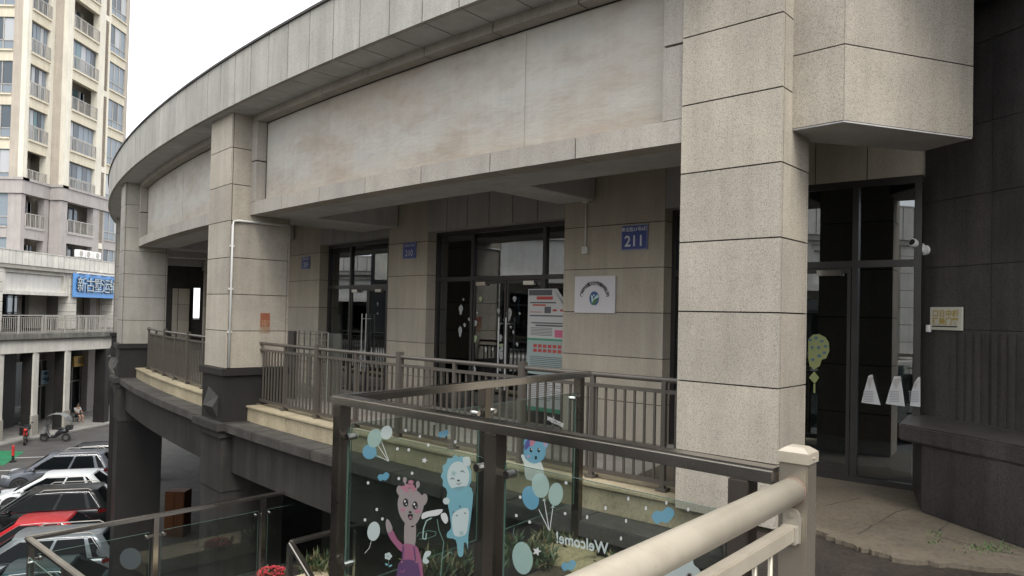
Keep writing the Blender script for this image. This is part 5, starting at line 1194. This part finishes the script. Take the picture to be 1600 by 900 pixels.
def scooter(label, loc, rz, paint, canopy=False, box=True, red=False):
    t = thing('scooter', label, 'scooter', (0,0,0), 'scooters at the kerb')
    pm = mat('scooter_paint', paint, .3)
    for x in (-.62, .62):
        w_ = MB().tube([(x, -.05, .25), (x, .05, .25)], .25, 20).build('wheel', tyre, t); MB().tube([(x, -.055, .25), (x, .055, .25)], .13, 14).build('rim', rimm, w_)
    mb = MB().tube([(-.75, 0, .62), (-.6, 0, .66), (-.3, 0, .62), (-.1, 0, .45), (0, 0, .3), (.3, 0, .28), (.42, 0, .5), (.5, 0, .85)], [.05, .15, .16, .13, .08, .08, .1, .07], 12); mb.build('body', pm, t, smooth=True)
    MB().tube([(.62, 0, .3), (.5, 0, .8), (.44, 0, 1.05)], .03, 8).build('fork', trim, t)
    MB().ball((-.32, 0, .80), .2, 0, 14, (1.9, .7, .35)).build('seat', trim, t, smooth=True)
    mb = MB().tube([(.40, -.32, 1.08), (.44, 0, 1.02), (.40, .32, 1.08)], .02, 8); mb.build('handlebar', trim, t)
    MB().ball((.56, 0, .88), .1, 0, 12, (.7, 1, 1)).build('headlight', lampm if not red else mat('red_lamp_cover', (.5, .03, .02), .3), t, smooth=True)
    MB().ball((.62, 0, .42), .2, 0, 12, (1.3, .5, .5)).build('front_fender', pm, t, smooth=True)
    if red: MB().prism([(.46, -.1), (.53, -.1), (.53, .1), (.46, .1)], .55, .8).build('leg_shield', mat('red_panel', (.45, .03, .02), .35), t, bevel=.03)
    for s_ in (-1, 1): mb = MB().tube([(.44, s_*.15, 1.05), (.38, s_*.3, 1.28)], .008, 6); mb.ball((.38, s_*.32, 1.30), .06, 0, 8, (.3, 1, .8)); mb.build('mirror', trim, t, smooth=True)
    if box: MB().box(-.95, -.62, -.19, .19, .72, 1.02).build('top_box', trim, t, bevel=.04)
    if canopy:
        arc_ = [(.55, 1.35), (.35, 1.62), (0, 1.75), (-.4, 1.74), (-.7, 1.55), (-.78, 1.3)]
        mb = MB()
        for (x0, z0), (x1, z1) in zip(arc_, arc_[1:]): mb.face([(x0, -.36, z0-.04), (x0, 0, z0+.02), (x1, 0, z1+.02), (x1, -.36, z1-.04)]).face([(x0, .36, z0-.04), (x0, 0, z0+.02), (x1, 0, z1+.02), (x1, .36, z1-.04)]).face([(x0, -.36, z0-.045), (x0, .36, z0-.045), (x1, .36, z1-.045), (x1, -.36, z1-.045)])
        mb.build('rain_canopy', mat('grey_canopy_fabric', (.16, .165, .16), .6), t, fix=False)
        mb = MB(); [mb.tube([(.42, s_*.1, 1.05), (.5, s_*.3, 1.36)], .012, 6).tube([(-.7, s_*.1, .8), (-.78, s_*.33, 1.3)], .012, 6) for s_ in (-1, 1)]; mb.build('canopy_pole', M['rail_far'], t)
        MB().face([(.53, -.32, .95), (.53, .32, .95), (.55, .34, 1.34), (.55, -.34, 1.34)]).build('windscreen', mat('scuffed_windscreen', (.16,.17,.17), .3), t, fix=False)
        MB().prism([(.45, -.28), (.6, -.25), (.6, .25), (.45, .28)], .5, .95).build('apron', mat('pale_apron', (.2, .205, .2), .7), t, bevel=.04)
    t.location = loc; t.rotation_euler = (0,0,rz); return t
p = atz(86, 690, ZG); scooter('dark scooter with a pale arched rain canopy parked at the kerb', (p.x, p.y, ZG), math.radians(188), (.03, .03, .035), True)
p = atz(40, 693, ZG); scooter('scooter with a round red front panel parked beside the dark pier', (p.x, p.y, ZG), math.radians(-60), (.03, .025, .025), False, True, True)
p = atz(20, 722, ZG)
bo = thing('bollard', 'red and black striped traffic bollard on the green matting', 'bollard', (p.x, p.y, ZG))
MB().tube([(p.x, p.y, ZG), (p.x, p.y, ZG+.06)], .17, 16).build('base', M['black'], bo)
MB().tube([(p.x, p.y, ZG+.06), (p.x, p.y, ZG+.34)], [.07, .06], 14).build('lower_band', M['black'], bo)
MB().tube([(p.x, p.y, ZG+.34), (p.x, p.y, ZG+.85), (p.x, p.y, ZG+.9)], [.07, .06, .03], 14).build('post', mat('red_plastic', (.5, .03, .03), .5), bo, smooth=False)
struct(MB().prism([atz(-60, 728, ZG)[:2], atz(6, 727, ZG)[:2], atz(38, 706, ZG)[:2], atz(-60, 702, ZG)[:2]], ZG+.002, ZG+.01).build('green_matting', stone('green_mat', (.03, .22, .10), .2, 12, 0, .3)))

# ------------------------------------------------------------ person sitting by the shop
def skin_figure(name, joints, edges, m, parent=None, root=0):
    me = bpy.data.meshes.new(name); me.from_pydata([j[0] for j in joints], edges, []); o = bpy.data.objects.new(name, me); C.objects.link(o)
    md_ = o.modifiers.new('skin', 'SKIN'); md_.use_smooth_shade = True
    for v_, j in zip(me.skin_vertices[0].data, joints): v_.radius = (j[1], j[1]); v_.use_root = False
    me.skin_vertices[0].data[root].use_root = True
    o.modifiers.new('sub', 'SUBSURF').levels = 2; o.modifiers['sub'].render_levels = 2
    dg = bpy.context.evaluated_depsgraph_get(); bpy.context.view_layer.update(); me2 = bpy.data.meshes.new_from_object(o.evaluated_get(dg)); bpy.data.objects.remove(o)
    o = bpy.data.objects.new(name, me2); C.objects.link(o); me2.materials.append(m); o.parent = parent; return o
pp_ = atz(120, 659, ZG+.14); pr = thing('person', 'person sitting outside the street level shop in a white top and dark shorts', 'person', (0,0,0))
skinm = mat('skin', (.42, .26, .18), .6); shirt = mat('white_shirt', (.6, .6, .6), .8); shorts = mat('dark_shorts', (.03, .03, .04), .8); hairm = mat('black_hair', (.01, .01, .01), .6)
J = [((0,0,.50), .12), ((0,0,.72), .12), ((.02,0,.92), .13), ((.05,0,1.04), .055), ((.08,0,1.13), .07), ((.09,0,1.22), .09), ((.08,0,1.28), .07),
     ((.02,.18,.97), .055), ((.10,.23,.74), .043), ((.32,.15,.66), .035), ((.40,.13,.66), .03), ((.02,-.18,.97), .055), ((.10,-.23,.74), .043), ((.32,-.15,.66), .035), ((.40,-.13,.66), .03),
     ((.08,.09,.48), .09), ((.42,.12,.47), .07), ((.44,.12,.25), .052), ((.42,.12,.08), .04), ((.54,.12,.04), .035), ((.08,-.09,.48), .09), ((.42,-.12,.47), .07), ((.44,-.12,.25), .052), ((.42,-.12,.08), .04), ((.54,-.12,.04), .035)]
Ed = [(0,1),(1,2),(2,3),(3,4),(4,5),(5,6),(2,7),(7,8),(8,9),(9,10),(2,11),(11,12),(12,13),(13,14),(0,15),(15,16),(16,17),(17,18),(18,19),(0,20),(20,21),(21,22),(22,23),(23,24)]
skin_figure('body', J, Ed, skinm, pr)
skin_figure('shirt', [((0,0,.52), .14), ((0,0,.72), .14), ((.02,0,.94), .145), ((.02,.18,.97), .07), ((.09,.23,.80), .06), ((.02,-.18,.97), .07), ((.09,-.23,.80), .06)], [(0,1),(1,2),(2,3),(3,4),(2,5),(5,6)], shirt, pr)
skin_figure('shorts', [((0,0,.50), .14), ((.1,.09,.48), .105), ((.36,.12,.475), .085), ((.1,-.09,.48), .105), ((.36,-.12,.475), .085)], [(0,1),(1,2),(0,3),(3,4)], shorts, pr)
MB().ball((.065, 0, 1.25), .105, 0, 14, (1, .95, 1.0)).build('hair', hairm, pr, smooth=True)
pr.location = (pp_.x, pp_.y, ZG+.14); pr.rotation_euler = (0, 0, math.radians(-20))
stl = thing('stool', 'small stool under the seated person', 'stool', (pp_.x-.02, pp_.y, ZG+.14))
MB().box(pp_.x-.2, pp_.x+.2, pp_.y-.2, pp_.y+.2, ZG+.48, ZG+.53).build('seat', trim, stl, bevel=.01)
for i in (-1, 1):
    for j in (-1, 1): MB().bar((pp_.x+i*.16, pp_.y+j*.16, ZG+.14), (pp_.x+i*.15, pp_.y+j*.15, ZG+.48), .03, .03).build('leg', trim, stl)

# shiny service pipes beside the third column's pier
pq = ray(187, 700); pq = pq*(19.3/pq.y)
sp = thing('service_pipes', 'pair of thin shiny service pipes with a red section running down the dark pier', 'pipes', (pq.x, pq.y, ZG))
for dx in (-.05, .06):
    MB().tube([(pq.x+dx, pq.y, ZG), (pq.x+dx, pq.y, -2.3)], .022, 10).build('pipe', M['chrome'], sp, smooth=True)
    MB().tube([(pq.x+dx, pq.y, -6.3), (pq.x+dx, pq.y, -5.8)], .026, 10).build('red_band', mat('red_pipe_paint', (.4, .03, .03), .4), sp, smooth=True)
for z in (-3.6, -4.8, -7): MB().obox((pq.x-.1, pq.y-.03, z), (.2,0,0), (0,.12,0), (0,0,.03)).build('pipe_clip', M['rail'], sp)

for k, (y_, z_, lb) in enumerate(((52.9, 3.55, 'left of three air conditioner units on the grey tower base'), (53.8, 3.55, 'middle of three air conditioner units on the grey tower base'), (55.0, 3.55, 'right of three air conditioner units on the grey tower base'))):
    ac = thing('air_conditioner', lb, 'air conditioner', (-32.3, y_, z_), 'air conditioners on the tower base')
    MB().box(-32.45, -32.1, y_, y_+.75, z_, z_+.55).build('housing', M['white'], ac, bevel=.02)
    MB().tube([(-32.1, y_+.28, z_+.28), (-32.08, y_+.28, z_+.28)], .22, 20).build('fan_grille', M['rail_far'], ac)

tw.location.x -= .40
